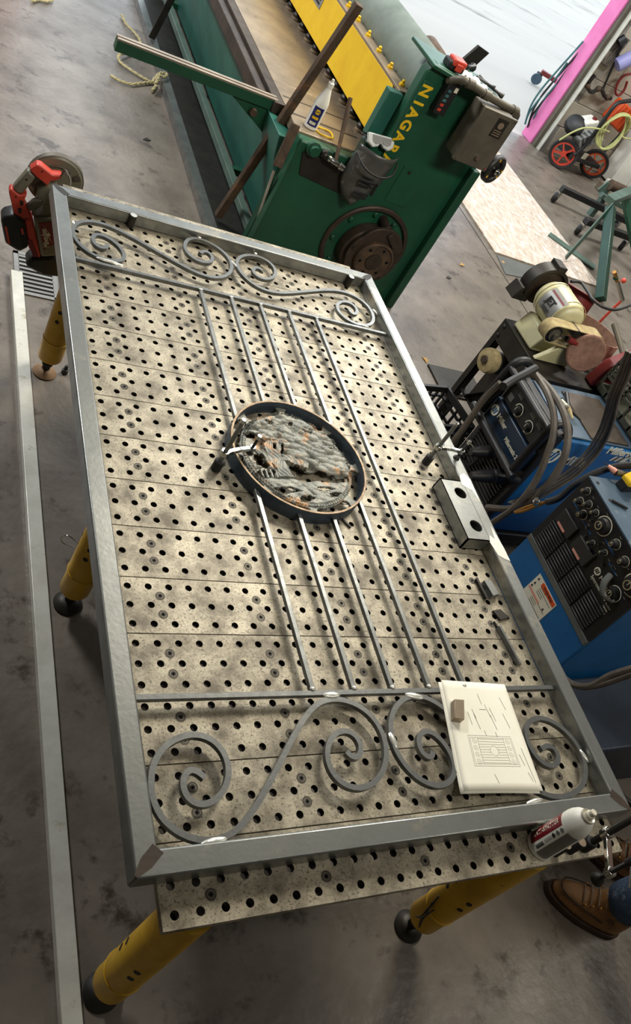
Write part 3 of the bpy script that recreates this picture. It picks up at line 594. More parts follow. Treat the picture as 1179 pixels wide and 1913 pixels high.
MB().tube([h0, h0.lerp(h1, .3), h0.lerp(h1, .7), h1], [.011, .010, .013, .012], 10).obj('handle', rust_m, hm)
hx_ = Vector((.9, .1, -.25)).normalized(); MB().lathe([(.0, -.06), (.014, -.058), (.018, -.045), (.012, -.035), (.016, -.015), (.016, .015), (.012, .03), (.02, .036), (.02, .058), (.0, .06)], h0, hx_, 14).obj('head', chrome_m, hm)
ms = thing('face_shield', 'dark scuffed welding face shield hung on the green shear side', 'face shield', (1.66, 3.45, .55))
vs = []; nu, nv = 16, 14
for j in range(nv + 1):
    t = j / nv; z = .895 - .315 * t; half = .125 * (1 - max(0, (t - .45) / .55) ** 2.2 * .75); 
    for i in range(nu + 1):
        s_ = -1 + 2 * i / nu; vs.append((1.70 + half * s_ + .03 * (1 - t) - .02, SY - .03 - .085 * (1 - s_ * s_) * (1 - .35 * t), z))
me_ = MB().add(vs, [(j * (nu + 1) + i, j * (nu + 1) + i + 1, (j + 1) * (nu + 1) + i + 1, (j + 1) * (nu + 1) + i) for j in range(nv) for i in range(nu)])
so = me_.obj('shell', smoke_m, ms, ang=80); sd = so.modifiers.new('t', 'SOLIDIFY'); sd.thickness = .004
MB().bx(1.64, 1.745, SY - .125, SY - .112, .74, .755).bx(1.735, 1.75, SY - .125, SY - .112, .68, .755).obj('window_frame', black_m, ms, bevel=.002)
for z in (.715, .665, .645): MB().bx(1.645, 1.73, SY - .118, SY - .106, z, z + .012).obj('rib', black_m, ms, bevel=.002)
MB().tube(spline([(1.58, SY - .05, .85), (1.62, SY - .14, .82), (1.70, SY - .165, .81), (1.78, SY - .14, .83), (1.83, SY - .05, .87)], 6), .006, 8).obj('head_band', black_m, ms)
gg = thing('safety_goggles', 'clear safety goggles resting on top of the dark face shield', 'goggles', (1.69, 3.5, .9))
gp = [(-.085, .03), (.085, .03), (.08, -.02), (.05, -.04), (.018, -.03), (0, -.008), (-.018, -.03), (-.05, -.04), (-.08, -.02)]
MB().prism(gp, -.012, .012, 'xy', basis((1.69, 3.50, .935), (.98, .1, .05), (-.1, .55, .75))).obj('lens', clear_m, gg, bevel=.006)
MB().prism([(a * .72, b * .62 + .002) for a, b in gp], .012, .015, 'xy', basis((1.69, 3.50, .935), (.98, .1, .05), (-.1, .55, .75))).obj('lens_panel', silver_m, gg)
MB().tube(spline([(1.61, 3.51, .93), (1.60, 3.56, .92), (1.69, 3.60, .915), (1.78, 3.57, .93), (1.77, 3.51, .945)], 5), .005, 6).obj('strap', black_m, gg)
# clutter on the top plate
rb = thing('battery_pack', 'red and black tool battery on top of the green shear frame', 'battery', (1.90, 3.6, 1.375))
MB().bx(1.85, 1.95, 3.55, 3.63, 1.376, 1.42, ).obj('pack_body', black_m, rb, bevel=.01); MB().bx(1.865, 1.945, 3.543, 3.62, 1.40, 1.437).obj('pack_top', red_m, rb, bevel=.008); MB().bx(1.885, 1.925, 3.535, 3.545, 1.385, 1.42).obj('pack_latch', red_m, rb, bevel=.003)
rg = MB()
n = 10; vs = []
for j in range(n + 1):
    for i in range(n + 1):
        x = 1.98 + .16 * i / n; y = 3.50 + .17 * j / n; vs.append((x, y, 1.372 - .05 * max(0, (i / n - .3)) * .4 + .012 * math.sin(i * 1.3 + j * .7) + .01 * math.sin(j * 1.9)))
rg.add(vs, [(j * (n + 1) + i, j * (n + 1) + i + 1, (j + 1) * (n + 1) + i + 1, (j + 1) * (n + 1) + i) for j in range(n) for i in range(n)])
rgo = rg.obj('paper_towel', paper_m, ang=80); tag(rgo, 'crumpled white paper towel draped on top of the shear frame', 'paper towel')
for k, (a, b, r, nm, lab) in enumerate((((2.10, 3.66, 1.375), (2.20, 3.60, 1.375), .012, 'hand_tool', 'small dark hand tool lying behind the paper towel'), ((2.14, 3.70, 1.37), (2.29, 3.62, 1.35), .014, 'wrench', 'grimy steel wrench beside the conduit on the shear'), ((2.05, 3.72, 1.38), (2.13, 3.78, 1.38), .02, 'air_fitting', 'black air fitting at the back of the shear top'))):
    o = MB().tube([a, Vector(a).lerp(Vector(b), .2), Vector(a).lerp(Vector(b), .8), b], [r, r * .6, r * .6, r * 1.2], 8).obj(nm, black_m if k != 1 else dark_m); tag(o, lab, 'tool')
MB()
mo = thing('drive_motor', 'round brown motor housing at the back of the shear', 'motor', (1.98, 4.05, 1.2))
MB().lathe([(.0, 0), (.05, 0), (.062, .02), (.062, .2), (.05, .22), (0, .22)], (1.99, 3.90, 1.30), (.1, .9, .0), 20).obj('motor_can', rust_m, mo)
MB().bx(1.96, 2.06, 3.96, 4.10, 1.18, 1.25).obj('motor_foot', brown_m, mo)
MB().prism([(2.10, 1.36), (2.19, 1.36), (2.23, 1.46), (2.15, 1.47)], 3.86, 3.88, 'xz').obj('motor_guard', dark_m, mo)
# ================================================================ rope, drain, floor bar, strand board
def rope(pts, name, lab, r=.012):
    P = spline(pts, 8); o = MB()
    for ph in (0, PI):
        q = []
        for i, p in enumerate(P): q.append(p + Vector((math.cos(i * .9 + ph), math.sin(i * .9 + ph) * .6, math.sin(i * .9 + ph) * .5)) * r * .45)
        o.tube(q, r * .62, 6)
    ob = o.obj(name, rope_m); tag(ob, lab, 'rope'); return ob
rz = .0165
rope([PX(u, v, z=rz + (.02 if k in (5,) else 0)) for k, (u, v) in enumerate([(228, 28), (236, 45), (252, 62), (262, 78), (252, 95), (224, 102), (224, 115), (240, 128), (262, 142), (282, 152), (296, 150)])], 'rope', 'long knotted piece of tan rope on the concrete by the shear')
rope([PX(u, v, z=rz) for u, v in [(208, 141), (222, 150), (244, 157), (266, 155), (282, 154), (292, 158), (284, 170)]], 'rope', 'short frayed end of tan rope beside the tray edge')
rope([PX(u, v, z=.085) for u, v in [(284, 153), (298, 137), (312, 138), (308, 144), (298, 142), (292, 155)]], 'rope', 'knot of tan rope hooked over the bright tray edge')
rope([PX(u, v, z=rz) for u, v in [(60, 2), (72, -1), (85, 2), (98, 0), (84, -3), (66, -4)]], 'rope', 'pile of tan rope at the far edge of the floor')
dn = thing('floor_drain', 'slotted steel floor drain grate under the far table corner', 'drain grate', (.13, 2.97, 0))
dq = [PX(*q, z=.003) for q in ((28, 472), (40, 545), (97, 556), (104, 488))]
x0_, x1_, ya, yb = .035, .225, 2.80, 3.11
MB().bx(x0_, x0_ + .022, ya, yb, 0.0005, .006).bx(x1_ - .022, x1_, ya, yb, .0005, .006).bx(x0_, x1_, ya, ya + .02, .0005, .006).bx(x0_, x1_, yb - .02, yb, .0005, .006).obj('grate_rim', silver_m, dn)
MB().bx(x0_ + .02, x1_ - .02, ya + .02, yb - .02, .0002, .001).obj('drain_pit', boltd_m, dn)
for k in range(9): MB().bx(x0_ + .02, x1_ - .02, ya + .032 + k * .03, ya + .046 + k * .03, .001, .006).obj('grate_bar', silver_m, dn)
fb = MB().bar((.038, 2.92, .0165), (.056, -.35, .0165), .05, .031).obj('flat_bar', alu_m, bevel=.002); tag(fb, 'long bright aluminium bar lying on the floor along the table', 'metal bar')
ob = MB().bx(3.83, 5.08, 4.68, 7.10, .001, .014).obj('strand_board', osb_m); tag(ob, 'sheet of strand board lying flat on the floor by the doorway', 'board')
for k, (u, v, lab) in enumerate(((863, 494, 'small curled wood chip on the open floor'), (838, 518, 'tiny dark metal curl on the open floor'), (795, 672, 'dry yellow leaf on the floor beside the gate rail'), (940, 490, 'pale wood splinter at the strand board edge'), (274, 260, 'small dark chip on the floor left of the tray'))):
    p = PX(u, v, z=.004); m_ = MB(); a = random.random() * 3; M = Matrix.Rotation(a, 3, 'Z'); pts = [(-.03, -.006), (0, -.02), (.032, -.004), (.012, .004), (.018, .022), (-.006, .01)]
    m_.add([p + M @ Vector((x, y, .003 * (i % 2))) for i, (x, y) in enumerate(pts)] + [p + M @ Vector((x, y, .003 * (i % 2) - .003)) for i, (x, y) in enumerate(pts)], [(0, 1, 2, 3, 4, 5), (11, 10, 9, 8, 7, 6)] + [(i, (i + 1) % 6, 6 + (i + 1) % 6, 6 + i) for i in range(6)])
    o = m_.obj('debris', dark_m if k in (1, 4) else debris_m); tag(o, lab, 'debris')
o = MB().bx(2.40, 2.74, 2.70, 2.96, .002, .012).obj('floor_sheet', dark_m); tag(o, 'flat dark rubber plate on the floor behind the black crate', 'plate')
o = MB().prism([(3.79, 4.38), (3.84, 4.66), (4.30, 4.66), (4.02, 4.42)], .001, .006).obj('floor_sheet', grey_m); tag(o, 'thin grey sheet for the darker floor at the strand board corner', 'plate')  # sheet added where the floor itself is only a little darker
# ================================================================ by the doorway
ho = thing('air_hose', 'teal and black hoses hanging in a loop on the pink door jamb', 'hose', (5.93, 7.85, .3))
for k, (off, m) in enumerate(((0, teath_m), (.03, cableb_m), (.06, teath_m))):
    MB().tube(spline([PX(u + k * 5 - 2, v + k * 6 - 3, y=7.92) for u, v in [(1092, 80), (1070, 105), (1045, 133), (1012, 172), (993, 203), (983, 235), (990, 215), (1008, 190), (1040, 150), (1062, 120)]], 6), .011, 8).obj('hose_strand', m, ho)
pt = thing('wire_bundle', 'loop of grey wires hanging on the wall beside the door track', 'wires', (6.4, 7.7, 1.4))
for k in range(3): MB().tube(spline([PX(u + k * 3, v + k * 2, y=7.69) for u, v in [(1179, 30), (1150, 60), (1130, 88), (1122, 108), (1128, 118), (1145, 100), (1170, 70)]], 6), .012, 6).obj('wire', cable_m, pt)
wp_ = thing('wall_pipe', 'dark valve pipework fixed on the block wall', 'pipe', (7.0, 7.7, .6))
MB().tube(spline([PX(u, v, y=7.66) for u, v in [(1112, 140), (1098, 158), (1105, 172), (1122, 165), (1130, 180), (1142, 184)]], 5), .022, 8).obj('pipe', dark_m, wp_)
for u, v in ((1098, 160), (1118, 166), (1135, 182)): MB().ell(PX(u, v, y=7.66), (.035, .03, .035), 10, 7).obj('valve', rust_m, wp_)
br_ = thing('broom', 'black broom leaning on the block wall', 'broom', (7.1, 7.6, 0))
MB().tube([PX(1165, 78, y=7.66), PX(1124, 172, y=7.66)], .012, 8).obj('broom_handle', black_m, br_); MB().tube([PX(1168, 72, y=7.66), PX(1155, 80, y=7.66)], .05, 10).obj('broom_head', black_m, br_)
jg = thing('jug', 'lavender plastic jug on the wall by the door', 'jug', PX(1170, 115, y=7.6)); jc = PX(1172, 112, y=7.6)
MB().lathe([(.0, -.12), (.07, -.12), (.075, -.1), (.075, .06), (.03, .11), (.03, .13), (0, .13)], jc, (.6, 0, .7), 18).obj('jug_body', lav_m, jg); MB().lathe([(.034, .13), (.034, .16), (0, .16)], jc, (.6, 0, .7), 14).obj('jug_cap', navy_m, jg)
rh = MB().tube(spline([PX(u, v, y=7.64) for u, v in [(1179, 138), (1165, 142), (1154, 156), (1150, 172), (1156, 178), (1166, 168), (1172, 152)]], 6), .014, 8).obj('red_hose', redd_m); tag(rh, 'dark red hose looped on the block wall', 'hose')
# pressure washer
pw = thing('pressure_washer', 'black pressure washer with red spoked wheels against the block wall', 'pressure washer', (6.5, 7.4, 0))
def wheel(c, ax, r, par, hubm):
    M = basis(c, frame(ax)[0], frame(ax)[1])
    t = MB().lathe([(r - .035, -.03), (r - .008, -.034), (r, -.018), (r, .018), (r - .008, .034), (r - .035, .03)], (0, 0, 0), n=32, cap=False); t.f += [(5 * 32 + i, 5 * 32 + (i + 1) % 32, (i + 1) % 32, i) for i in range(32)]
    ty_ = t.xf(M).obj('tyre', blackr_m, par)
    q = MB().lathe([(r - .036, -.025), (r - .036, .025), (r - .055, .025), (r - .055, -.025)], (0, 0, 0), n=32, cap=False); q.f += [(3 * 32 + i, 3 * 32 + (i + 1) % 32, (i + 1) % 32, i) for i in range(32)]
    for k in range(5): q.bx(.0, r - .04, -.008, .008, -.026, .026, Matrix.Rotation(2 * PI * k / 5 + .3, 4, 'Z'))
    q.lathe([(.0, -.036), (.032, -.034), (.032, .034), (0, .036)], (0, 0, 0), n=16)
    q.xf(M).obj('wheel_spokes', hubm, par)
wc = PX(1052, 288, y=7.30); wheel((wc.x, 7.30, .165), (-.55, -.75, 0), .165, pw, red_m)
wd = PX(1106, 312, y=7.42); wheel((wd.x, 7.42, .165), (-.55, -.75, 0), .165, pw, orange_m)
MB().bar((wc.x + .03, 7.36, .18), (wd.x - .03, 7.45, .18), .3, .05).obj('base_frame', black_m, pw, bevel=.01)
MB().tube(spline([PX(1072, 290, y=7.22), PX(1095, 270, y=7.22), PX(1130, 222, y=7.22), PX(1150, 196, y=7.24), PX(1165, 190, y=7.28), PX(1190, 190, y=7.34), PX(1188, 215, y=7.42), PX(1150, 262, y=7.45), PX(1122, 288, y=7.45)], 6), .022, 10).obj('handle_bar', black_m, pw)
c_ = PX(1069, 237, y=7.45); MB().lathe([(.0, 0), (.10, .0), (.115, .03), (.11, .10), (.06, .13), (0, .13)], c_ + Vector((0, -.02, 0)), (-.4, -.5, .6), 18).obj('engine_cover', black_m, pw, bevel=.006)
c_ = PX(1095, 235, y=7.42); MB().bx(-.10, .10, -.08, .08, -.09, .09).xf(basis(c_, (.8, .2, .3), (-.2, .9, 0))).obj('fuel_tank', white_m, pw, bevel=.02); MB().lathe([(.03, 0), (.03, .03), (0, .03)], c_ + Vector((.03, -.02, .09)), n=12).obj('fuel_cap', redd_m, pw)
c_ = PX(1090, 262, y=7.32); MB().bx(-.11, .11, -.07, .07, -.05, .09).xf(basis(c_, (.7, .1, .6), (-.1, .9, 0))).obj('pump_block', grey_m, pw, bevel=.012)
for k in range(4): MB().bx(-.10 + k * .055, -.075 + k * .055, -.08, .08, -.04, .1).xf(basis(c_, (.7, .1, .6), (-.1, .9, 0))).obj('cooling_fin', silver_m, pw)
c_ = PX(1093, 292, y=7.26); MB().bx(-.045, .045, -.003, .003, -.035, .035).xf(basis(c_, (.9, .3, -.05), (-.3, .9, 0))).obj('data_label', cream_m, pw)
c_ = PX(1112, 262, y=7.28); MB().bx(-.10, .10, -.05, .05, -.03, .03).xf(basis(c_, (.9, .2, .2), (-.2, .9, 0))).obj('tool_tray', silver_m, pw, bevel=.005)
hc = thing('yellow_hose', 'coil of pale yellow hose hung on the pressure washer handle', 'hose', PX(1145, 247, y=7.18))
for k in range(4):
    c_ = PX(1144 + k * 1.5, 246, y=7.16 + k * .015); MB().tube([c_ + Vector((.15 * math.cos(a) * (1 - .03 * k), .03 * math.sin(2 * a + k), .20 * math.sin(a) * (1 + .02 * k))) for a in np.linspace(0, 2 * PI, 30)[:-1]], .0095, 8, True).obj('hose_turn', hosey_m, hc)
MB().tube(spline([PX(u, v, y=7.17) for u, v in [(1045, 262), (1068, 248), (1092, 239), (1120, 241), (1138, 246)]], 5), .0095, 8).obj('hose_tail', hosey_m, hc)
MB().tube(spline([PX(u, v, y=7.17) for u, v in [(1160, 252), (1168, 258), (1185, 260)]], 5), .0095, 8).obj('hose_tail', hosey_m, hc)
oc = thing('orange_case', 'ribbed orange plastic case behind the hose coil', 'case', PX(1155, 215, y=7.35))
c_ = PX(1158, 216, y=7.55); Mo = basis(c_, (.9, .1, -.2), (-.1, .9, 0)); MB().bx(-.17, .17, -.07, .07, -.13, .13).xf(Mo).obj('case_body', orange_m, oc, bevel=.02)
for k in range(4): MB().bx(-.13 + k * .08, -.10 + k * .08, -.08, .08, -.12, .12).xf(Mo).obj('case_rib', orange_m, oc, bevel=.006)
wc_ = thing('white_cabinet', 'white sheet metal cabinet standing along the block wall', 'cabinet', (7.3, 7.3, 0))
MB().bx(7.10, 7.65, 7.46, 7.70, .02, .62).obj('cabinet_body', white_m, wc_, bevel=.01); MB().bx(7.095, 7.37, 7.445, 7.459, .05, .60).obj('cabinet_door', white_m, wc_, bevel=.003); MB().bx(7.375, 7.65, 7.445, 7.459, .05, .60).obj('cabinet_door', white_m, wc_, bevel=.003); MB().cyl((7.36, 7.445, .35), (7.36, 7.42, .35), .012, n=10).obj('knob', black_m, wc_)
ws = thing('sheet_stack', 'white insulated panel with timber edge on the floor near the wall', 'panel', (7.2, 6.6, 0))
MB().bx(6.74, 7.9, 6.1, 7.14, .10, .16).obj('panel_sheet', white_m, ws); MB().bx(6.70, 6.79, 6.1, 7.18, .002, .099).obj('timber_edge', bedtan_m, ws, bevel=.004); MB().bx(7.6, 7.69, 6.1, 7.18, .002, .099).obj('timber_edge', bedtan_m, ws, bevel=.004)
oc2 = thing('caster_leg', 'steel bar end with blue caster outside the doorway', 'caster', PX(1000, 150, z=.0))
c_ = PX(996, 157, z=0); MB().lathe([(.0, -.025), (.075, -.025), (.08, 0), (.075, .025), (0, .025)], c_ + Vector((0, 0, .08)), (-.5, -.8, 0), 20).obj('caster_wheel', bluetop_m, oc2); MB().bar(c_ + Vector((.02, .02, .19)), c_ + Vector((.45, -.2, .19)), .09, .06).obj('leg_bar', redd_m, oc2, bevel=.01); MB().bar(c_ + Vector((.02, .02, .1)), c_ + Vector((.02, .02, .17)), .05, .09, (0, 1, 0)).obj('caster_fork', dark_m, oc2)
# ================================================================ trestle and roller stand
tz = thing('trestle', 'dark green slanted steel trestle standing behind the grinder', 'trestle', (5.0, 5.0, 0))
ap = PX(1141, 388, z=.5); l1 = PX(1122, 560, z=.03); l2 = PX(1057, 482, z=.05)
MB().bar(ap, l1, .08, .08, (0, 1, 0)).obj('leg', mat('dark_green_gloss', (18, 62, 44), (14, 50, 36), .3), tz, bevel=.006); MB().bar(ap + Vector((.0, .0, .04)), l2 + Vector((0, 0, .0)), .06, .012, (0, 1, .3)).obj('brace', greenlt_m, tz, bevel=.002)
MB().bar(ap + Vector((-.05, .02, .05)), ap + Vector((.6, .5, .05)), .09, .06).obj('top_beam', greenlt_m, tz, bevel=.004); MB().bar(ap + Vector((.5, .42, .0)), (6.0, 5.2, .03), .07, .07, (0, 1, 0)).obj('leg', green_m, tz, bevel=.006)
fs_ = MB().bar(PX(1026, 437, z=.022), PX(1112, 500, z=.022), .11, .012).obj('flat_strip', greenlt_m); tag(fs_, 'pale green flat steel strip lying on the floor across the board', 'steel strip')
rs = thing('roller_stand', 'pale green frame with brown roller near the wall', 'roller stand', (6.6, 6.6, 0))
ra = PX(1140, 345, z=.36); rb_ = PX(1190, 368, z=.36)
MB().cyl(ra, rb_, .055, n=18).obj('roller', rust_m, rs); MB().bar(ra + Vector((.02, .02, 0)), PX(1122, 360, z=.24), .03, .10, (0, 0, 1)).obj('side_bracket', greenlt_m, rs, bevel=.003); MB().bar(PX(1122, 362, z=.24), PX(1179, 392, z=.24), .10, .05).obj('frame_bar', greenlt_m, rs, bevel=.004); MB().bar(Vector((*PX(1130, 366, z=.24)[:2], .001)), Vector((*PX(1130, 366, z=.24)[:2], .21)), .06, .06, (0, 1, 0)).obj('post', greenlt_m, rs)
hl = thing('hoist_leg', 'long black hoist leg on swivel casters by the roller stand', 'hoist leg', (6.1, 6.2, 0))
qa = PX(1050, 352, z=.16); qb = PX(1125, 388, z=.16); qc = PX(1185, 420, z=.16)
MB().bar(qa, qb, .07, .06).obj('leg_bar', black_m, hl, bevel=.006); MB().bar(qb, qc, .07, .06).obj('leg_bar', black_m, hl, bevel=.006)
for q in (qa, qb.lerp(qc, .6)): MB().lathe([(.0, -.022), (.05, -.022), (.058, 0), (.05, .022), (0, .022)], (q.x, q.y, .058), (.6, -.8, 0), 18).obj('caster_wheel', blackr_m, hl); MB().bar((q.x, q.y, .07), (q.x, q.y, .13), .03, .07, (0, 1, 0)).obj('caster_fork', chrome_m, hl)
dl = thing('dolly', 'second black dolly leg with casters right of the strand board', 'dolly', (5.8, 5.8, 0))
qa = PX(1095, 412, z=.16); qb = PX(1185, 446, z=.16); MB().bar(qa, qb, .08, .06).obj('leg_bar', black_m, dl, bevel=.006)
for q in (qa, qa.lerp(qb, .9)): MB().lathe([(.0, -.022), (.05, -.022), (.058, 0), (.05, .022), (0, .022)], (q.x, q.y, .058), (.6, -.8, 0), 18).obj('caster_wheel', blackr_m, dl); MB().bar((q.x, q.y, .07), (q.x, q.y, .13), .03, .07, (0, 1, 0)).obj('caster_fork', chrome_m, dl)
# ================================================================ grinder bench
gb = thing('grinder_bench', 'black angle iron bench holding the belt grinder', 'bench', (2.45, 2.25, 0))
BX0, BX1, BY0, BY1, BZ = 2.15, 2.80, 2.00, 2.43, .75
MB().bx(BX0, BX1, BY0, BY1, BZ - .012, BZ).obj('bench_top', dark_m, gb, bevel=.002); MB().bx(BX0, BX0 + .008, BY0, BY1, BZ - .11, BZ - .0125).obj('front_apron', dark_m, gb); MB().bx(BX0 + .009, BX1, BY0, BY0 + .008, BZ - .11, BZ - .0125).obj('side_apron', dark_m, gb)
for x in (BX0 + .01, BX1 - .03):
    for y in (BY0 + .01, BY1 - .03): MB().bx(x, x + .005, y, y + .04, 0, BZ - .013).bx(x, x + .04, y, y + .005, 0, BZ - .013).obj('leg', dark_m, gb)
for z in (BZ - .03, BZ - .085): 
    for y in (BY0 + .03, BY1 - .03): MB().lathe([(.012, 0), (.012, .005), (.006, .009), (0, .009)], (BX0, y, z), (-1, 0, 0), 10).obj('bench_bolt', dark_m, gb)
sv = MB().bx(BX0 + .02, BX1 - .02, BY0 + .02, BY1 - .02, .30, .312).obj('lower_shelf', dark_m, gb); MB().bar((BX0 + .02, BY1 - .02, .22), (BX0 + .02, BY0 + .1, .60), .005, .04, (1, 0, 0)).obj('brace', dark_m, gb)
jt = thing('bench_grinder', 'cream bench grinder with sanding belt and disc on the black bench', 'grinder', (2.35, 2.22, BZ))
AXY = .945; ax0 = Vector((2.265, 0, AXY))
def Yp(y, dx=0, dz=0): return Vector((2.265 + dx, y, AXY + dz))
MB().lathe([(.05, 0), (.075, .015), (.088, .04), (.092, .07), (.092, .17), (.088, .20), (.075, .225), (.05, .24)], Yp(2.185), (0, 1, 0), 32).obj('motor_housing', creamy_m, jt, bevel=.002)
MB().prism([(2.175, .752), (2.355, .752), (2.32, .85), (2.21, .85)], 2.20, 2.39, 'xz').obj('motor_base', creamy_m, jt, bevel=.01)
for y in (2.215, 2.238, 2.352, 2.375): MB().lathe([(.0935, 0), (.0945, .004), (.0935, .008)], Yp(y), (0, 1, 0), 32, cap=False).obj('housing_band', creamy_m, jt)
dn_ = (PX(1035, 568, y=2.29) - Yp(2.29)); dn_.y = 0; dn_.normalize(); tn = Vector((0, -1, 0)); un = dn_.cross(tn) * 1.0
lbp = MB(); vs = []; a_c = math.atan2(dn_.z, dn_.x)
for i in range(13):
    a = a_c - .62 + 1.24 * i / 12
    for y in (2.22, 2.345): vs.append(Yp(y) + Vector((math.cos(a), 0, math.sin(a))) * .0952)
lbo = lbp.add(vs, [(2 * i, 2 * i + 2, 2 * i + 3, 2 * i + 1) for i in range(12)]).obj('rating_label', silver_m, jt)
ux = Vector((-dn_.z, 0, dn_.x))
if ux.x < 0: ux = -ux
xt = (Vector((0, -1, 0)) * .9 + ux * .1); text('JET', .046, inkd_m, lbo, Yp(2.284) + dn_ * .0966 - ux * .004, Vector((0, -1, 0)), ux, bold=.002, sx=.95, ext=.0012)
vs = []
for i in range(3):
    a = math.atan2((dn_ * .09 + ux * .035).z, (dn_ * .09 + ux * .035).x) - .05 + .1 * i / 2
    for y in (2.225, 2.34): vs.append(Yp(y) + Vector((math.cos(a), 0, math.sin(a))) * .0958)
MB().add(vs, [(2 * i, 2 * i + 2, 2 * i + 3, 2 * i + 1) for i in range(2)]).obj('label_stripe', redd_m, lbo)
vs = []
for r_ in range(4): MB().bx(-.03, .03, -.0015, .0015, 0, .0006).xf(basis(Yp(2.282) + dn_ * .0925 - ux * (.036 + r_ * .005), (0, -1, 0), ux)).obj('label_line', inkd_m, lbo)
# far wheel with guard
gdp = []
for k in range(28):
    a = -.5 + 4.6 * k / 27; gdp.append((2.265 + .115 * math.cos(a), AXY + .115 * math.sin(a)))
for k in range(28):
    a = -.5 + 4.6 * (27 - k) / 27; gdp.append((2.265 + .098 * math.cos(a), AXY + .098 * math.sin(a)))
MB().prism(gdp, 2.445, 2.515, 'xz').obj('wheel_guard', dark_m, jt, bevel=.002)
MB().lathe([(.112, 0), (.112, .003), (0, .003)], Yp(2.512), (0, 1, 0), 32).obj('guard_plate', dark_m, jt)
MB().cyl(Yp(2.41), Yp(2.46), .03, n=18).obj('spindle', dark_m, jt)
MB().lathe([(.095, 0), (.097, .004), (.097, .026), (.095, .03)], Yp(2.462), (0, 1, 0), 36).obj('grinding_wheel', brown_m, jt)
MB().bx(2.245, 2.295, 2.44, 2.52, AXY + .108, AXY + .135).obj('guard_clip', dark_m, jt, bevel=.004)
MB().prism([(2.10, .86), (2.18, .86), (2.185, .88), (2.14, .90), (2.135, .93), (2.12, .93)], 2.43, 2.51, 'xz').obj('tool_rest', dark_m, jt, bevel=.003)
# near belt and disc
def loop(x0, x1, zc, r0, r1, n=16): 
    out = []
    for k in range(n + 1): a = PI / 2 + PI * k / n; out.append((x0 + r0 * math.cos(a), zc + r0 * math.sin(a)))
    for k in range(n + 1): a = -PI / 2 + PI * k / n; out.append((x1 + r1 * math.cos(a), zc + r1 * math.sin(a)))
    return out
oP = loop(2.145, 2.40, .915, .048, .055); iP = loop(2.145, 2.40, .915, .044, .051); bm_ = MB(); n = len(oP)
vs = [(x, 2.115, z) for x, z in oP] + [(x, 2.18, z) for x, z in oP] + [(x, 2.18, z) for x, z in iP] + [(x, 2.115, z) for x, z in iP]
bm_.add(vs, [(j * n + i, j * n + (i + 1) % n, ((j + 1) % 4) * n + (i + 1) % n, ((j + 1) % 4) * n + i) for j in range(4) for i in range(n)]).obj('sanding_belt', beltt_m, jt)
MB().cyl((2.145, 2.117, .915), (2.145, 2.178, .915), .043, n=24).obj('idler_drum', dark_m, jt); MB().lathe([(.03, 0), (.03, .006), (.014, .008), (.014, .02)], (2.145, 2.115, .915), (0, -1, 0), 18).obj('idler_cap', boxgrey_m, jt)
MB().cyl((2.40, 2.117, .915), (2.40, 2.178, .915), .05, n=24).obj('drive_drum', dark_m, jt); MB().cyl(Yp(2.115), Yp(2.20), .022, n=14).obj('spindle', dark_m, jt)
MB().cyl((2.22, 2.11, .915), (2.31, 2.11, .905), .014, n=10).obj('tension_spring', chrome_m, jt); MB().cyl((2.23, 2.108, .915), (2.29, 2.108, .908), .0155, n=10).obj('spring_sleeve', redd_m, jt)
MB().prism([(2.165, .755), (2.38, .755), (2.36, .84), (2.29, .89), (2.21, .80)], 2.13, 2.155, 'xz').obj('belt_bracket', creamy_m, jt, bevel=.004)
MB().lathe([(.0, 0), (.092, 0), (.095, .004), (.095, .014), (.088, .018), (.07, .016), (0, .016)], (2.36, 2.09, .885), (-.25, -.95, .15), 36).obj('sanding_disc', belt_m, jt)
MB().cyl((2.36, 2.09, .885), (2.38, 2.15, .885), .02, n=12).obj('disc_arbor', dark_m, jt)
# spare belts, drums
def hoop(c, ax, r, h, t, m, nm, lab, cat, sq=1.0, n=40):
    M = basis(c, frame(ax)[0], frame(ax)[1]); q = MB().lathe([(r, -h / 2), (r, h / 2), (r - t, h / 2), (r - t, -h / 2)], (0, 0, 0), n=n, cap=False); q.f += [(3 * n + i, 3 * n + (i + 1) % n, (i + 1) % n, i) for i in range(n)]
    q.v = [Vector((p.x * sq, p.y, p.z)) for p in q.v]
    o = q.xf(M).obj(nm, m); tag(o, lab, cat); return o
hoop((2.60, 2.33, .84), (0, .1, 1), .125, .085, .004, belt_m, 'sanding_belt', 'large loop of brown sanding belt standing behind the grinder', 'sanding belt', 1.25)
for k in range(4): hoop((2.62, 2.34, .80), (.05, .1, 1), .105 - k * .016, .05, .003, beltt_m if k % 2 else greenlt_m, 'spare_belt', 'pale belt coiled inside the brown sanding belt, %s layer' % ('outermost', 'second', 'third', 'innermost')[k], 'sanding belt', 1.2)
rd = thing('cable_reel', 'dull red flanged reel standing behind the belt grinder', 'reel', (2.8, 2.78, .0)); c_ = Vector((2.78, 2.72, .80))
for s_ in (-.05, .05): MB().lathe([(.0, -.004), (.13, -.004), (.134, 0), (.13, .004), (0, .004)], c_ + Vector((.2, .3, .9)).normalized() * s_, (.2, .3, .9), 32).obj('reel_flange', redd_m, rd)
MB().lathe([(.09, -.05), (.09, .05)], c_, (.2, .3, .9), 28).obj('reel_core', redd_m, rd); MB().bx(2.72, 2.84, 2.66, 2.78, 0, .72).obj('reel_post', dark_m, rd)
sn = thing('saw_hood', 'bright red guard hood standing on the bench behind the disc', 'guard hood', (2.62, 2.08, BZ))
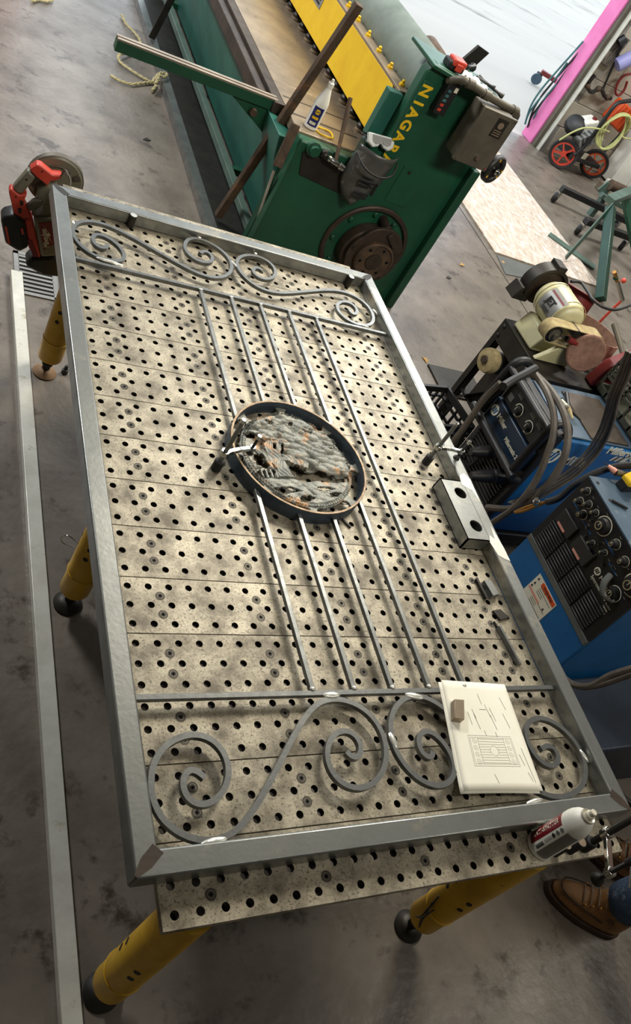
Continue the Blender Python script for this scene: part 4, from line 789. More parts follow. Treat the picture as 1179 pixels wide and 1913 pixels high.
MB().prism([(2.47, .752), (2.79, .752), (2.79, .90), (2.72, .98), (2.60, .98), (2.50, .88)], 2.02, 2.09, 'xz').obj('hood_body', redd_m, sn, bevel=.012); MB().lathe([(.09, 0), (.09, .006), (0, .006)], (2.68, 2.02, .87), (0, -1, 0), 28).obj('hood_disc', cream_m, sn)
tr_ = thing('torch', 'brass cutting torch hanging by the green trestle', 'torch', (2.9, 2.95, .9))
t0, t1 = PX(1148, 508, y=2.95), PX(1163, 560, y=2.95)
MB().tube([t0, t0.lerp(t1, .3)], .012, 10).obj('torch_head', brass_m, tr_); MB().tube([t0.lerp(t1, .3), t1], .014, 10).obj('torch_grip', chrome_m, tr_)
for k in (-1, 1): MB().ell(t0.lerp(t1, .35) + Vector((.035 * k, 0, .02)), (.016, .016, .016), 10, 6).obj('valve_knob', red_m if k > 0 else green_m, tr_)
MB().tube(spline([t1, t1 + Vector((0, .02, -.2)), t1 + Vector((.1, .1, -.6)), t1 + Vector((.15, .15, -.85))], 6), .008, 8).obj('torch_hose', red_m, tr_)
bc = MB().tube(spline([PX(u, v, z=.93) for u, v in [(1067, 526), (1085, 528), (1098, 545), (1108, 560), (1130, 575), (1155, 578), (1190, 565)]], 6), .008, 8).obj('power_cord', cableb_m); tag(bc, 'black power cord running across the spare sanding belts', 'cord')
bf = thing('buffing_motor', 'small motor with yellow buffing wheel on the lower bench shelf', 'buffer', (2.35, 2.45, .31)); b0 = PX(907, 672, x=2.09); b1 = b0 + Vector((.25, .02, -.02))
MB().lathe([(.024, -.005), (.045, 0), (.06, .004), (.064, .02), (.064, .036), (.06, .05), (.05, .055)], b0, (1, .05, -.05), 28).obj('buffing_wheel', beltt_m, bf); MB().lathe([(.0, -.016), (.02, -.014), (.024, 0)], b0, (1, .05, -.05), 14).obj('arbor_nut', brown_m, bf)
MB().lathe([(.03, .05), (.052, .06), (.055, .075), (.055, .24), (.04, .26), (0, .26)], b0, (1, .05, -.05), 24).obj('motor_body', dark_m, bf, bevel=.002); MB().bx(b0.x + .1, b0.x + .22, b0.y - .04, b0.y + .04, .313, b0.z - .04).obj('motor_foot', dark_m, bf)
for k in range(3):
    q = MB().tube([Vector((2.36 + (.12 - .012 * k) * math.cos(a), 2.25 + (.10 - .01 * k) * math.sin(a), .325 + k * .014)) for a in np.linspace(0, 2 * PI, 26)[:-1]], .008, 6, True).obj('cable_loop', cableb_m); tag(q, ('bottom', 'middle', 'top')[k] + ' turn of black cable coiled on the lower bench shelf', 'cable')
# black crate on the floor
def crate(name, lab, c, sx, sy, h, m, rot=0, ncol=6, cat='crate'):
    t = thing(name, lab, cat, c); M = Matrix.Translation(c) @ Matrix.Rotation(rot, 4, 'Z')
    fl_ = MB(); fl_.bx(-sx / 2, sx / 2, -sy / 2, sy / 2, .001, .008)
    fl_.xf(M).obj('crate_floor', m, t)
    for s_ in (-1, 1):
        for ax in (0, 1):
            q = MB(); L_ = sx if ax == 0 else sy; o_ = (sy if ax == 0 else sx) / 2 * s_
            def put(a0, a1, z0, z1, d=.006):
                if ax == 0: q.bx(a0, a1, o_ - d, o_ + d, z0, z1)
                else: q.bx(o_ - d, o_ + d, a0, a1, z0, z1)
            put(-L_ / 2, L_ / 2, h - .035, h, .008); put(-L_ / 2, L_ / 2, .008, .035)
            for z in np.linspace(.08, h - .07, 3): put(-L_ / 2, L_ / 2, z, z + .012)
            for k in range(ncol + 1): a = -L_ / 2 + L_ * k / ncol; put(a - .005, a + .005, .008, h - .03)
            q.xf(M).obj('crate_wall', m, t)
    return t, M
bcx, _ = crate('black_crate', 'black plastic crate of scrap on the floor behind the gate', Vector((2.0, 2.26, .0)), .28, .28, .28, black_m, .15)
for k in range(26):
    p = Vector((2.0 + random.uniform(-.08, .08), 2.26 + random.uniform(-.08, .08), .06 + .12 * random.random())); o = MB().bx(-.03, .03, -.012, .012, -.012, .012).xf(Matrix.Translation(p) @ Euler((random.random() * 3, random.random() * 3, random.random() * 3)).to_matrix().to_4x4()).obj('scrap_piece', dark_m); tag(o, 'small dark steel offcut among the scrap in the black crate', 'scrap', 'scrap in the black crate')
# ================================================================ wire-feed welder (far)
w1 = thing('wire_welder', 'blue wire feed welder with black front and hand rails', 'welder', (2.4, 1.75, 0))
X1, Y0, Y1, ZT = 1.97, 1.575, 1.955, .775
MB().bx(X1 + .03, 2.95, Y0, Y1, .16, ZT - .01).obj('cabinet', blue_m, w1, bevel=.012)
MB().bx(X1 + .06, 2.9, Y0 + .02, Y1 - .02, ZT - .0098, ZT).obj('lid', bluetop_m, w1, bevel=.004)
MB().bx(2.18, 2.42, Y0 + .03, Y1 - .06, ZT + .0005, ZT + .006).obj('lid_mat', brown_m, w1)
MB().bx(X1 - .03, 2.95, Y0 - .02, Y1 + .02, .10, .16).obj('undercarriage', black_m, w1, bevel=.01)
for y in (Y0 + .03, Y1 - .03): MB().lathe([(.0, -.018), (.042, -.018), (.048, 0), (.042, .018), (0, .018)], (X1 + .05, y, .049), (0, 1, 0), 18).obj('caster_wheel', blackr_m, w1)
for y in (Y0 - .03, Y1 + .03): MB().lathe([(.0, -.022), (.11, -.022), (.12, 0), (.11, .022), (0, .022)], (2.8, y, .121), (0, 1, 0), 24).obj('rear_wheel', blackr_m, w1)
fr = MB().prism([(X1 + .03, .16), (X1 + .03, .79), (X1 - .02, .79), (X1 - .005, .52), (X1 - .005, .16)], Y0 - .006, Y1 + .006, 'xz').obj('front_bezel', black_m, w1, bevel=.01)
for k in range(16): z = .185 + k * .0185; MB().bx(X1 - .02, X1 - .004, Y0 + .03, Y1 - .03, z, z + .009).obj('vent_slat', grille_m, fr)
cpl = MB().bx(X1 - .045, X1 - .008, Y0 + .03, Y1 - .03, .66, .785).obj('control_panel', panel_m, w1, bevel=.006)
blp = MB().bx(X1 - .05, X1 - .008, Y0 + .02, Y1 - .02, .53, .652).obj('brand_panel', mat('navy_panel', (24, 46, 66), (18, 36, 54), .4), w1, bevel=.008)
def disc_logo(par, c, x, y, r, m1, m2):
    M = basis(c, x, y); MB().lathe([(r, 0), (r, .0015), (0, .0015)], (0, 0, 0), n=28).xf(M).obj('round_logo', m1, par)
    for k in (-1, 0, 1): MB().prism([(k * r * .45 - r * .28, -r * .55), (k * r * .45 - r * .02, -r * .55), (k * r * .45 + r * .28, r * .55), (k * r * .45 + r * .02, r * .55)], .0016, .0024).xf(M).obj('logo_stroke', m2, par)
xr = (0, -1, 0)
disc_logo(blp, (X1 - .0505, Y1 - .06, .60), xr, (0, 0, 1), .026, cream_m, blue_m); text('Miller', .036, cream_m, blp, (X1 - .0505, Y1 - .135, .602), xr, (0, 0, 1), bold=.001); text('Millermatic 252', .03, cream_m, blp, (X1 - .0505, Y0 + .10, .575), xr, (0, 0, 1), bold=.001, sx=.75)
for y in (Y0 + .12, Y0 + .22):
    M = basis((X1 - .046, y, .70), xr, (0, 0, 1)); kn = MB().lathe([(.030, 0), (.030, .001), (.026, .001), (.026, 0)], (0, 0, 0), n=24, cap=False).xf(M).obj('dial_scale', cream_m, cpl); MB().lathe([(.02, 0), (.018, .022), (0, .022)], (0, 0, 0), n=16).xf(M).obj('dial_knob', black_m, cpl); MB().bx(-.0015, .0015, 0, .016, .0222, .0228).xf(M).obj('dial_mark', cream_m, cpl)
for y, z in ((Y0 + .08, .755), (Y0 + .14, .755), (Y0 + .26, .752), (Y0 + .30, .70)): MB().bx(X1 - .0475, X1 - .045, y - .018, y + .018, z - .014, z + .014).obj('display', grey_m, cpl)
for y in (Y0 - .0, Y1 - .0):
    MB().tube(spline([(X1 - .01, y, .50), (X1 - .07, y, .52), (X1 - .085, y, .60), (X1 - .085, y, .76), (X1 - .07, y, .83), (X1 - .02, y, .845), (X1 + .03, y, .80)], 6), .019, 12).obj('hand_rail', black_m, w1)
MB().cyl((X1 - .085, Y0, .80), (X1 - .085, Y1, .80), .015, n=12).obj('rail_bar', black_m, w1); MB().cyl((X1 - .088, Y0 - .03, .54), (X1 - .088, Y1 + .03, .54), .018, n=12).obj('rail_bar', black_m, w1)
sx_ = (1, 0, 0); YS = Y0 - .001
lp = PX(1030, 852, y=YS); disc_logo(w1, lp, sx_, (0, 0, 1), .045, cream_m, blue_m); text('Miller', .075, cream_m, w1, lp + Vector((.16, 0, -.01)), sx_, (0, 0, 1), bold=.002)
text('Millermatic', .055, cream_m, w1, PX(1172, 848, y=YS), sx_, (0, 0, 1), bold=.002); text('252', .06, cream_m, w1, PX(1178, 860, y=YS), sx_, (0, 0, 1), bold=.002)
cp = PX(1138, 860, y=YS)
for k in range(5): MB().prism([(cp.x + k * .016, cp.z), (cp.x + .009 + k * .016, cp.z), (cp.x + .026 + k * .016, cp.z + .03), (cp.x + .017 + k * .016, cp.z + .03)], YS - .001, YS, 'xz').obj('decal_chevron', rustrim_m if k % 2 else cream_m, w1)
for x, z in ((2.03, .30), (2.03, .70)): MB().lathe([(.008, 0), (.006, .005), (0, .005)], (x, Y0, z), (0, -1, 0), 8).obj('side_screw', dark_m, w1)
for z, d in ((.50, .0), (.44, .03)):
    M0 = Vector((X1 - .005, Y0 + .16 - d * 3, z)); MB().lathe([(.035, 0), (.035, .05), (.03, .055), (.026, .12), (.018, .16)], M0, (-1, .1, -.25), 14).obj('gun_connector', black_m, w1)
def cable(pts, r, m, nm, lab, cat='cable'):
    o = MB().tube(spline(pts, 8), r, 8).obj(nm, m); return tag(o, lab, cat)
cable([PX(u, v, x=X1 - .13) for u, v in [(1000, 700), (1020, 730), (1034, 770), (1034, 810), (1022, 850), (1000, 900), (965, 945), (930, 970), (905, 985)]], .014, cable_m, 'weld_cable', 'thick grey welding cable hanging over the far welder front')
cable([PX(u, v, x=X1 - .11) for u, v in [(990, 690), (1030, 730), (1056, 780), (1060, 830), (1042, 880), (1000, 930), (955, 950), (910, 948)]], .015, cable_m, 'weld_cable', 'second thick grey cable looped past the round white logo')
for k, (dx, lab) in enumerate(((0, 'nearest strand'), (6, 'middle strand'), (12, 'farthest strand'), (17, 'lowest strand'))):
    cable([PX(u + dx, v + k * 3, y=Y0 - .045 - .012 * k) for u, v in [(1172, 655), (1155, 700), (1140, 735), (1130, 775), (1117, 810), (1095, 845), (1060, 880), (1020, 905), (985, 925), (950, 940)]], .0065, cable_m, 'control_cable', lab + ' of the thin cable bundle draped across the blue side')
cable([PX(u, v, x=1.84) for u, v in [(935, 715), (905, 745), (880, 780), (860, 808), (838, 835), (815, 860), (790, 900)]], .014, cable_m, 'weld_cable', 'thick grey cable running from the black crate toward the gate rail')
cable([PX(u, v, x=X1 - .06) for u, v in [(985, 690), (945, 720), (915, 745), (890, 770), (870, 800), (850, 840)]], .012, cableb_m, 'weld_cable', 'black cable dropping left of the far welder front')
cable([PX(u, v, x=X1 - .05) for u, v in [(930, 825), (905, 838), (890, 850), (872, 850), (868, 862), (880, 868), (900, 850), (915, 845)]], .006, cableb_m, 'gun_cable', 'small black loop of cable at the welder connector')
cable([PX(u, v, z=.93) for u, v in [(1000, 688), (978, 700), (955, 712), (940, 722)]], .017, cableb_m, 'rail_cable', 'short black cable over the top of the welder rail')
gc = thing('ground_clamp', 'brass ground clamp on a cable between the two welders', 'clamp', PX(985, 945, x=1.80)); g0, g1 = PX(962, 957, x=1.80), PX(1020, 938, x=1.80)
MB().tube(spline([g0, g0.lerp(g1, .4) + Vector((0, 0, .012)), g1], 5), [.007] * 11, 8).obj('jaw', brass_m, gc); MB().tube(spline([g0, g0.lerp(g1, .4) - Vector((0, 0, .016)), g1], 5), .007, 8).obj('jaw', brass_m, gc); MB().lathe([(.014, 0), (.014, .012), (.009, .014), (.009, .03), (0, .03)], g0.lerp(g1, .7) + Vector((-.01, 0, .01)), (-.6, 0, .8), 8).obj('clamp_bolt', chrome_m, gc)
MB().tube(spline([g1, PX(1045, 930, x=1.83), PX(1075, 905, x=1.86), PX(1110, 885, x=1.9), PX(1150, 872, x=1.95), PX(1200, 868, x=2.0)], 6), .014, 10).obj('clamp_cable', blackr_m, gc)
# objects on the far welder
pz = thing('pliers', 'dirty pliers with black grips lying on the blue welder lid', 'pliers', (2.25, 1.78, ZT))
pa = PX(1058, 735, z=ZT + .02); pc = PX(1062, 762, z=ZT + .02); pe = PX(1085, 785, z=ZT + .02); pf = PX(1070, 783, z=ZT + .02); pb = PX(1048, 748, z=ZT + .02)
MB().tube([pa, pc], [.011, .009], 8).obj('grip', black_m, pz); MB().tube([pb, pc], [.010, .009], 8).obj('grip', cream_m, pz); MB().tube([pc, pe], [.012, .004], 8).obj('jaw', dark_m, pz); MB().tube([pc, pf], [.012, .004], 8).obj('jaw', beltt_m, pz); MB().ell(pc, (.017, .017, .012), 10, 6).obj('pivot', boxgrey_m, pz)
ct, cM = crate('bottle_crate', 'olive plastic crate of rods and cables on top of the welder', Vector((2.66, 1.80, ZT + .007)), .40, .36, .20, olive_m, .0, 5)
for k in range(7):
    a = Vector((2.52 + k * .018, 1.93 - .01 * k, ZT + .14)); o = MB().tube([a, a + Vector((.16, -.2, .10))], .0035, 6).obj('welding_rod', boxgrey_m); tag(o, 'thin grey welding rod lying across the olive crate', 'rod', 'welding rods in the olive crate')
fl2 = thing('file', 'worn file with fat grey handle standing in the olive crate', 'file', (2.62, 1.86, .9)); MB().tube([PX(1148, 606, x=2.58), PX(1158, 640, x=2.58), PX(1165, 665, x=2.58)], [.016, .014, .012], 10).obj('handle', boxgrey_m, fl2); MB().tube([PX(1165, 665, x=2.58), PX(1178, 705, x=2.58)], [.009, .006], 6).obj('blade', dark_m, fl2)
tt = thing('parts_tray', 'olive faceted plastic tray on the right side of the welder lid', 'tray', (2.55, 1.6, ZT)); tz_ = ZT + .008
MB().prism([(2.47, 1.50), (2.95, 1.50), (2.95, 1.60), (2.47, 1.60)], tz_, tz_ + .06).obj('tray_body', olive_m, tt, bevel=.02); MB().prism([(2.52, 1.52), (2.9, 1.52), (2.9, 1.58), (2.52, 1.58)], tz_ + .0605, tz_ + .075).obj('tray_lid', olive_m, tt, bevel=.01)
# ================================================================ TIG power source (near)
w2 = thing('tig_welder', 'big blue welder with black knob panel nearest the camera', 'welder', (2.1, 1.0, 0))
X2, YA, YB, Z2 = 1.80, .745, 1.232, .902
MB().bx(X2 + .012, 2.55, YA, YB, .06, Z2 - .006).obj('cabinet', blue_m, w2, bevel=.006); MB().bx(X2 + .002, 2.55, YA - .002, YB + .002, Z2 - .0059, Z2).obj('lid', bluetop_m, w2)
for u, v in ((1117, 902), (1140, 935)): q = PX(u, v, z=Z2); MB().lathe([(.007, 0), (.007, .002), (0, .002)], (q.x, q.y, Z2), n=10).obj('lid_screw', boltd_m, w2)
lo = MB().bx(X2, X2 + .012, YA, YB, .08, .528).obj('lower_panel', blue_m, w2, bevel=.003)
MB().bx(X2 - .004, X2 + .012, YA, YB, .529, .555).obj('trim_strip', grey_m, w2, bevel=.002)
ctl = MB().bx(X2, X2 + .012, YA, YB, .556, Z2 - .007).obj('control_face', panel_m, w2)
for c in range(4):
    for k in range(9):
        y0_ = YB - .03 - c * .105; z = .562 + k * .0135
        if c < 2 or True: MB().bx(X2 - .008, X2, y0_ - .098, y0_, z, z + .0075).obj('louvre', grille_m, ctl, bevel=.002, seg=1)
for c in range(2):
    y0_ = YB - .035 - c * .125; MB().bx(X2 - .012, X2, y0_ - .10, y0_, .69, .755).obj('meter', grille_m, ctl, bevel=.003); MB().bx(X2 - .0135, X2 - .012, y0_ - .07, y0_ - .02, .692, .702).obj('meter_tag', mat('tag_pink', (214, 150, 130)), ctl)
def knob(y, z, r, ring=True):
    M = basis((X2 - .0005, y, z), xr, (0, 0, 1))
    if ring: MB().lathe([(r * 1.25, 0), (r * 1.25, .001), (r * 1.12, .001), (r * 1.12, 0)], (0, 0, 0), n=24, cap=False).xf(M).obj('dial_scale', cream_m, ctl)
    MB().lathe([(r, .0), (r * .9, .02), (r * .55, .022), (r * .55, .03), (0, .03)], (0, 0, 0), n=18).xf(M).obj('dial_knob', black_m, ctl); MB().lathe([(r * .52, .0301), (r * .52, .0308), (r * .42, .0308), (r * .42, .0301)], (0, 0, 0), n=16, cap=False).xf(M).obj('dial_ring', beltt_m, ctl); MB().bx(-.001, .001, 0, r * .5, .0309, .0314).xf(M).obj('dial_mark', cream_m, ctl)
for y, z, r in ((1.19, .865, .012), (1.145, .842, .013), (1.18, .818, .013), (1.10, .85, .011), (1.04, .85, .030), (1.13, .80, .015), (.955, .855, .016), (.885, .85, .016), (.80, .83, .034), (.82, .75, .024), (.96, .80, .009), (1.02, .775, .009)): knob(y, z, r)
for y, z in ((1.08, .79), (1.06, .765), (1.0, .80), (.93, .77), (.90, .80), (1.09, .82), (.975, .76)): MB().cyl((X2, y, z), (X2 - .014, y - .004, z), .004, n=8).obj('toggle_switch', chrome_m, ctl)
for y0_, y1_, z in ((1.16, 1.05, .783), (1.0, .93, .825), (.92, .87, .79), (1.20, 1.15, .79)): MB().bx(X2 - .001, X2, y1_, y0_, z, z + .004).obj('blue_legend', blue_m, ctl)
for k in range(16): y = random.uniform(.78, 1.2); z = random.uniform(.77, .89); MB().bx(X2 - .0008, X2, y - .012, y, z, z + .0025).obj('print_line', ink_m, ctl)
disc_logo(ctl, (X2 - .001, .925, .735), xr, (0, 0, 1), .015, cream_m, panel_m); text('Miller', .024, cream_m, ctl, (X2 - .001, .875, .733), xr, (0, 0, 1)); text('Syncrowave 250', .02, cream_m, ctl, (X2 - .001, .875, .705), xr, (0, 0, 1), sx=.8)
for k in range(4): text(('OUTPUT', 'POWER', 'REMOTE', 'GAS')[k], .008, cream_m, ctl, (X2 - .001, .80, .70 - k * .014), xr, (0, 0, 1))
MB().tube(spline([(X2 - .004, .80, .735), (X2 - .03, .83, .73), (X2 - .03, .86, .755), (X2 - .004, .88, .775)], 5), .012, 10).obj('panel_handle', grey_m, ctl)
wl = MB().bx(X2 - .0015, X2, .93, 1.075, .395, .505).obj('warning_label', cream_m, lo)
MB().bx(X2 - .0022, X2 - .0015, .935, 1.035, .482, .502).obj('warning_bar', orange_m, wl); text('WARNING', .014, inkd_m, wl, (X2 - .0024, .985, .492), xr, (0, 0, 1), bold=.0003); MB().bx(X2 - .0022, X2 - .0015, .985, 1.07, .428, .438).obj('warning_bar', mat('tag_pink', (214, 150, 130)), wl)
for k in range(8): MB().bx(X2 - .002, X2 - .0015, .94 + (.05 if k % 3 else 0), 1.03, .40 + k * .0095 + (.012 if k > 3 else 0), .403 + k * .0095 + (.012 if k > 3 else 0)).obj('print_line', ink_m, wl)
for y, z in ((1.06, .49), (1.06, .465), (1.062, .448), (.955, .44)): MB().prism([(y - .006, z - .006), (y + .006, z - .006), (y, z + .006)], X2 - .0022, X2 - .0015, 'yz').obj('hazard_symbol', inkd_m, wl)
MB().bx(X2 + .01, 2.55, YA - .01, YB + .01, 0, .06).obj('base_skid', black_m, w2)
sk = MB().prism([(X2 - .02, .0), (2.5, .0), (2.5, .36), (X2 - .02, .30)], YA - .30, YA - .01, 'xz').obj('side_cover', mat('slate_blue', (50, 60, 74), (38, 46, 58), .5), w2, bevel=.01)
tp = thing('tape_measure', 'yellow and black tape measure on the near welder lid', 'tape measure', PX(1163, 912, z=Z2)); tM = basis(PX(1166, 912, z=Z2 + .0), (.9, .1, 0), (-.1, .9, 0))
MB().prism([(-.04, .0), (.045, .0), (.045, .05), (.03, .072), (-.01, .075), (-.035, .05)], -.022, .022, 'xz', tM).obj('case', black_m, tp, bevel=.006); MB().prism([(-.036, .03), (.04, .03), (.043, .05), (.03, .075), (-.01, .078), (-.038, .052)], -.0235, .0235, 'xz', tM).obj('case_shell', yellow_m, tp, bevel=.006); MB().prism([(-.02, .04), (.005, .04), (.005, .062), (-.02, .055)], -.026, -.0236, 'xz', tM).obj('case_label', inkd_m, tp)
MB().lathe([(.018, 0), (.018, .002), (0, .002)], tM @ Vector((.02, -.0236, .045)), (0, -1, 0), 16).obj('dial_badge', inkd_m, tp)
o = MB().cyl(PX(1144, 935, z=Z2 + .006), PX(1172, 950, z=Z2 + .006), .005, n=8).obj('marker', black_m); tag(o, 'black marker lying on the near welder lid', 'marker')
tg_ = thing('tig_torch', 'orange tipped welding torch lying above the near welder', 'torch', PX(1140, 875, z=Z2 + .03)); q0, q1, q2 = PX(1136, 870, z=.93), PX(1150, 882, z=.93), PX(1185, 890, z=.94)
MB().tube([q0 + (q0 - q1) * .5, q0], .002, 6).obj('tungsten', dark_m, tg_); MB().tube([q0, q0.lerp(q1, .7), q1], [.006, .012, .013], 12).obj('cup', mat('tag_pink', (214, 150, 130)), tg_); MB().tube([q1, q1.lerp(q2, .3), q2], [.014, .012, .013], 12).obj('torch_body', boxgrey_m, tg_)
for k, (pts, r, m, lab) in enumerate((([(1045, 1250), (1062, 1275), (1100, 1282), (1140, 1262), (1185, 1248)], .012, cable_m, 'bundle of grey leads under the near welder, upper strand'), ([(1050, 1262), (1080, 1282), (1120, 1280), (1185, 1258)], .010, cable_m, 'bundle of grey leads under the near welder, lower strand'))):
    cable([PX(u, v, x=1.74) for u, v in pts], r, m, 'lead_bundle', lab)
cable([PX(u, v, z=.012) for u, v in [(1088, 1325), (1110, 1312), (1140, 1306), (1165, 1312), (1185, 1320)]], .010, yellow_m, 'air_line', 'yellow hose on the floor below the near welder', 'hose')
cable([PX(u, v, z=.03) for u, v in [(1050, 1245), (1068, 1262), (1078, 1300), (1100, 1325), (1135, 1332), (1165, 1318), (1190, 1295)]], .010, cableb_m, 'floor_cable', 'black cable curving down to the floor beside the gate corner')
cable([PX(u, v, z=.012) for u, v in [(1150, 1470), (1165, 1490), (1185, 1505)]], .012, cableb_m, 'floor_cable', 'black cable on the floor outside the gate corner')
# ================================================================ things on the table
def clamp(lab, bx_, by, ztop, za, ex, ey, foot_z):
    t = thing('table_clamp', lab, 'clamp', (bx_, by, T)); P = Vector((bx_, by, 0)); E_ = Vector((ex, ey, 0)); d = (E_ - P).normalized()
    MB().lathe([(.013, T + .001), (.0145, T + .003), (.0145, T + .034), (.012, T + .037)], P, n=20).obj('collar', blackr_m, t)
    MB().lathe([(.0065, T + .037), (.0065, ztop - .012)], P, n=14).obj('post', steel2_m, t); MB().lathe([(.0066, ztop - .0118), (.0066, ztop - .001), (.0055, ztop)], P, n=14).obj('post_tip', chrome_m, t)
    ar_ = MB().lathe([(.0068, za - .009), (.0125, za - .009), (.0135, za - .006), (.0135, za + .006), (.0125, za + .009), (.0068, za + .009)], P, n=18, cap=False)
    a = P + d * .011 + Vector((0, 0, za)); b = E_ - d * .008 + Vector((0, 0, za))
    ar_.bar(a, a.lerp(b, .5) + Vector((0, 0, .003)), .013, .012).bar(a.lerp(b, .5) + Vector((0, 0, .003)), b, .012, .011)
    ar_.lathe([(.0045, za - .008), (.010, za - .008), (.010, za + .008), (.0045, za + .008)], E_, n=16, cap=False)
    ar_.obj('arm', chrome_m, t, bevel=.0015)
    sp_ = MB(); z = foot_z + .006; k = 0; pr = []
    while z < za + .045: pr += [(.0045, z), (.0036, z + .0015)]; z += .003
    sp_.lathe(pr, E_, n=12).obj('spindle', dark_m, t)
    MB().lathe([(.011, foot_z + .0005), (.012, foot_z + .002), (.008, foot_z + .009), (.005, foot_z + .012)], E_, n=16).obj('swivel_foot', dark_m, t)
    n_ = Vector((-d.y, d.x, 0)); c = E_ + Vector((0, 0, za + .046))
    MB().cyl(c - Vector((0, 0, .008)), c + Vector((0, 0, .006)), .006, n=12).obj('spindle_head', chrome_m, t); MB().cyl(c - n_ * .02 + d * .01, c + n_ * .02 - d * .01, .0025, n=8).obj('tee_bar', chrome_m, t)
clamp('chrome bar clamp pressing on the round medallion rim', .325, 1.125, 1.0, .868, .416, 1.158, T + .0475)
clamp('chrome bar clamp pressing on the right gate rail', 1.125, 1.275, 1.0, .882, 1.224, 1.272, T + .0485)
c3 = thing('table_clamp', 'chrome bar clamp overhanging the near right table corner', 'clamp', (1.075, .025, T)); P = Vector((1.075, .025, 0)); E_ = Vector((1.028, -.057, 0)); d = (E_ - P).normalized()
MB().lathe([(.013, T + .001), (.0145, T + .003), (.0145, T + .034), (.012, T + .037)], P, n=20).obj('collar', blackr_m, c3); MB().lathe([(.0085, T + .037), (.0085, 1.14)], P, n=14).obj('post', dark_m, c3)
za = .886; aa = MB().lathe([(.009, za - .012), (.0145, za - .012), (.0145, za + .012), (.009, za + .012)], P, n=18, cap=False); aa.bar(P + d * .012 + Vector((0, 0, za)), E_ - d * .01 + Vector((0, 0, za)), .015, .013); aa.lathe([(.005, za - .01), (.012, za - .01), (.012, za + .01), (.005, za + .01)], E_, n=16, cap=False); aa.obj('arm', chrome_m, c3, bevel=.002)
pr = []; z = .855
while z < .95: pr += [(.0058, z), (.0046, z + .0018)]; z += .0036
MB().lathe(pr, E_, n=12).obj('spindle', dark_m, c3); MB().lathe([(.016, .838), (.017, .842), (.013, .853), (.006, .86)], E_, n=16).obj('swivel_foot', dark_m, c3); MB().lathe([(.009, .945), (.009, .99), (.004, .992)], E_, n=12).obj('spindle_head', blackr_m, c3); MB().cyl(E_ + Vector((-.005, -.045, .925)), E_ + Vector((.02, .02, .96)), .0035, n=8).obj('tee_bar', chrome_m, c3)
for x, lab in ((.975, 'black stop pin with bright top right beside the spray can'), (1.025, 'black stop pin between the other pin and the corner clamp')):
    t = thing('stop_pin', lab, 'pin', (x, .025, T)); MB().lathe([(.0095, T + .0008), (.0125, T + .001), (.0125, T + .049), (.0115, T + .0495)], (x, .025, 0), n=22).obj('pin_body', blackr_m, t); MB().lathe([(.0113, T + .0496), (.0113, T + .0502), (0, T + .0502)], (x, .025, 0), n=22).obj('pin_face', bedtan_m, t)
# spray can
so_ = (.937, .043, T + .0005); cn = thing('spray_can', 'white aerosol can with maroon label standing at table edge', 'spray can', so_)
MB().lathe([(.0, .002), (.03, .002), (.0335, .0), (.0345, .003), (.0335, .006), (.033, .008), (.033, .135), (.0315, .146), (.027, .160), (.020, .170), (.0165, .173)], so_, n=36).obj('can_body', white_m, cn)
MB().lathe([(.0165, .172), (.0175, .175), (.0165, .179), (.013, .177), (.012, .176), (.0, .176)], so_, n=28).obj('can_collar', mat('can_metal', (210, 208, 196), (190, 186, 172), .3, .4), cn); MB().lathe([(.0105, .176), (.0105, .186), (.008, .188), (.0075, .197), (.006, .1985), (0, .1985)], so_, n=20).obj('nozzle', cream_m, cn)
ca = math.atan2(CC[1] - so_[1], CC[0] - so_[0])
# label runs along the can; it faces the camera's side of the can
cd_ = ca - .12
mb_ = wrap(so_, .0333, .012, .125, cd_ - 1.30, cd_ - .25, maroon_m, cn, 'label_field', 18); wrap(so_, .0334, .012, .128, cd_ + .35, cd_ + 1.25, silver_m, cn, 'label_text_field', 16)
def curved_text(body, size, m, par, o, r, ac, z0, sx=1.0):
    """lettering running up a vertical cylinder, letter tops toward decreasing angle"""
    t = text(body, size, m, par, (0, 0, 0), (1, 0, 0), (0, 1, 0), bold=.0006, sx=sx, ext=.0)
    for v in t.data.vertices:
        q = v.co + WL[par]; a = ac - q.y / r
        v.co = Vector((o[0] + r * math.cos(a), o[1] + r * math.sin(a), o[2] + z0 + q.x)) - WL[par]
    return t
curved_text('ANTI-SPATTER', .0175, cream_m, mb_, so_, .0336, cd_ - .72, .068, .82)
for k in range(9): wrap(so_, .0336, .022 + k * .0035, .0245 + k * .0035, cd_ - .05, cd_ + .22, inkd_m, cn, 'barcode_bar', 3) if k < 8 else None
for k in range(3):
    c_ = cd_ + .02; dd = Vector((math.cos(c_), math.sin(c_), 0)); MB().prism([(-.006, 0), (0, -.006), (.006, 0), (0, .006)], 0, .0006).xf(basis(Vector(so_) + dd * .0334 + Vector((0, 0, .088 + k * .015)), (-dd.y, dd.x, 0), (0, 0, 1))).obj('hazard_diamond', inkd_m if k == 0 else ink_m, cn)
for k in range(5): wrap(so_, .0335, .054, .080, cd_ - .06 + k * .05, cd_ - .04 + k * .05, ink_m, cn, 'print_line', 2)
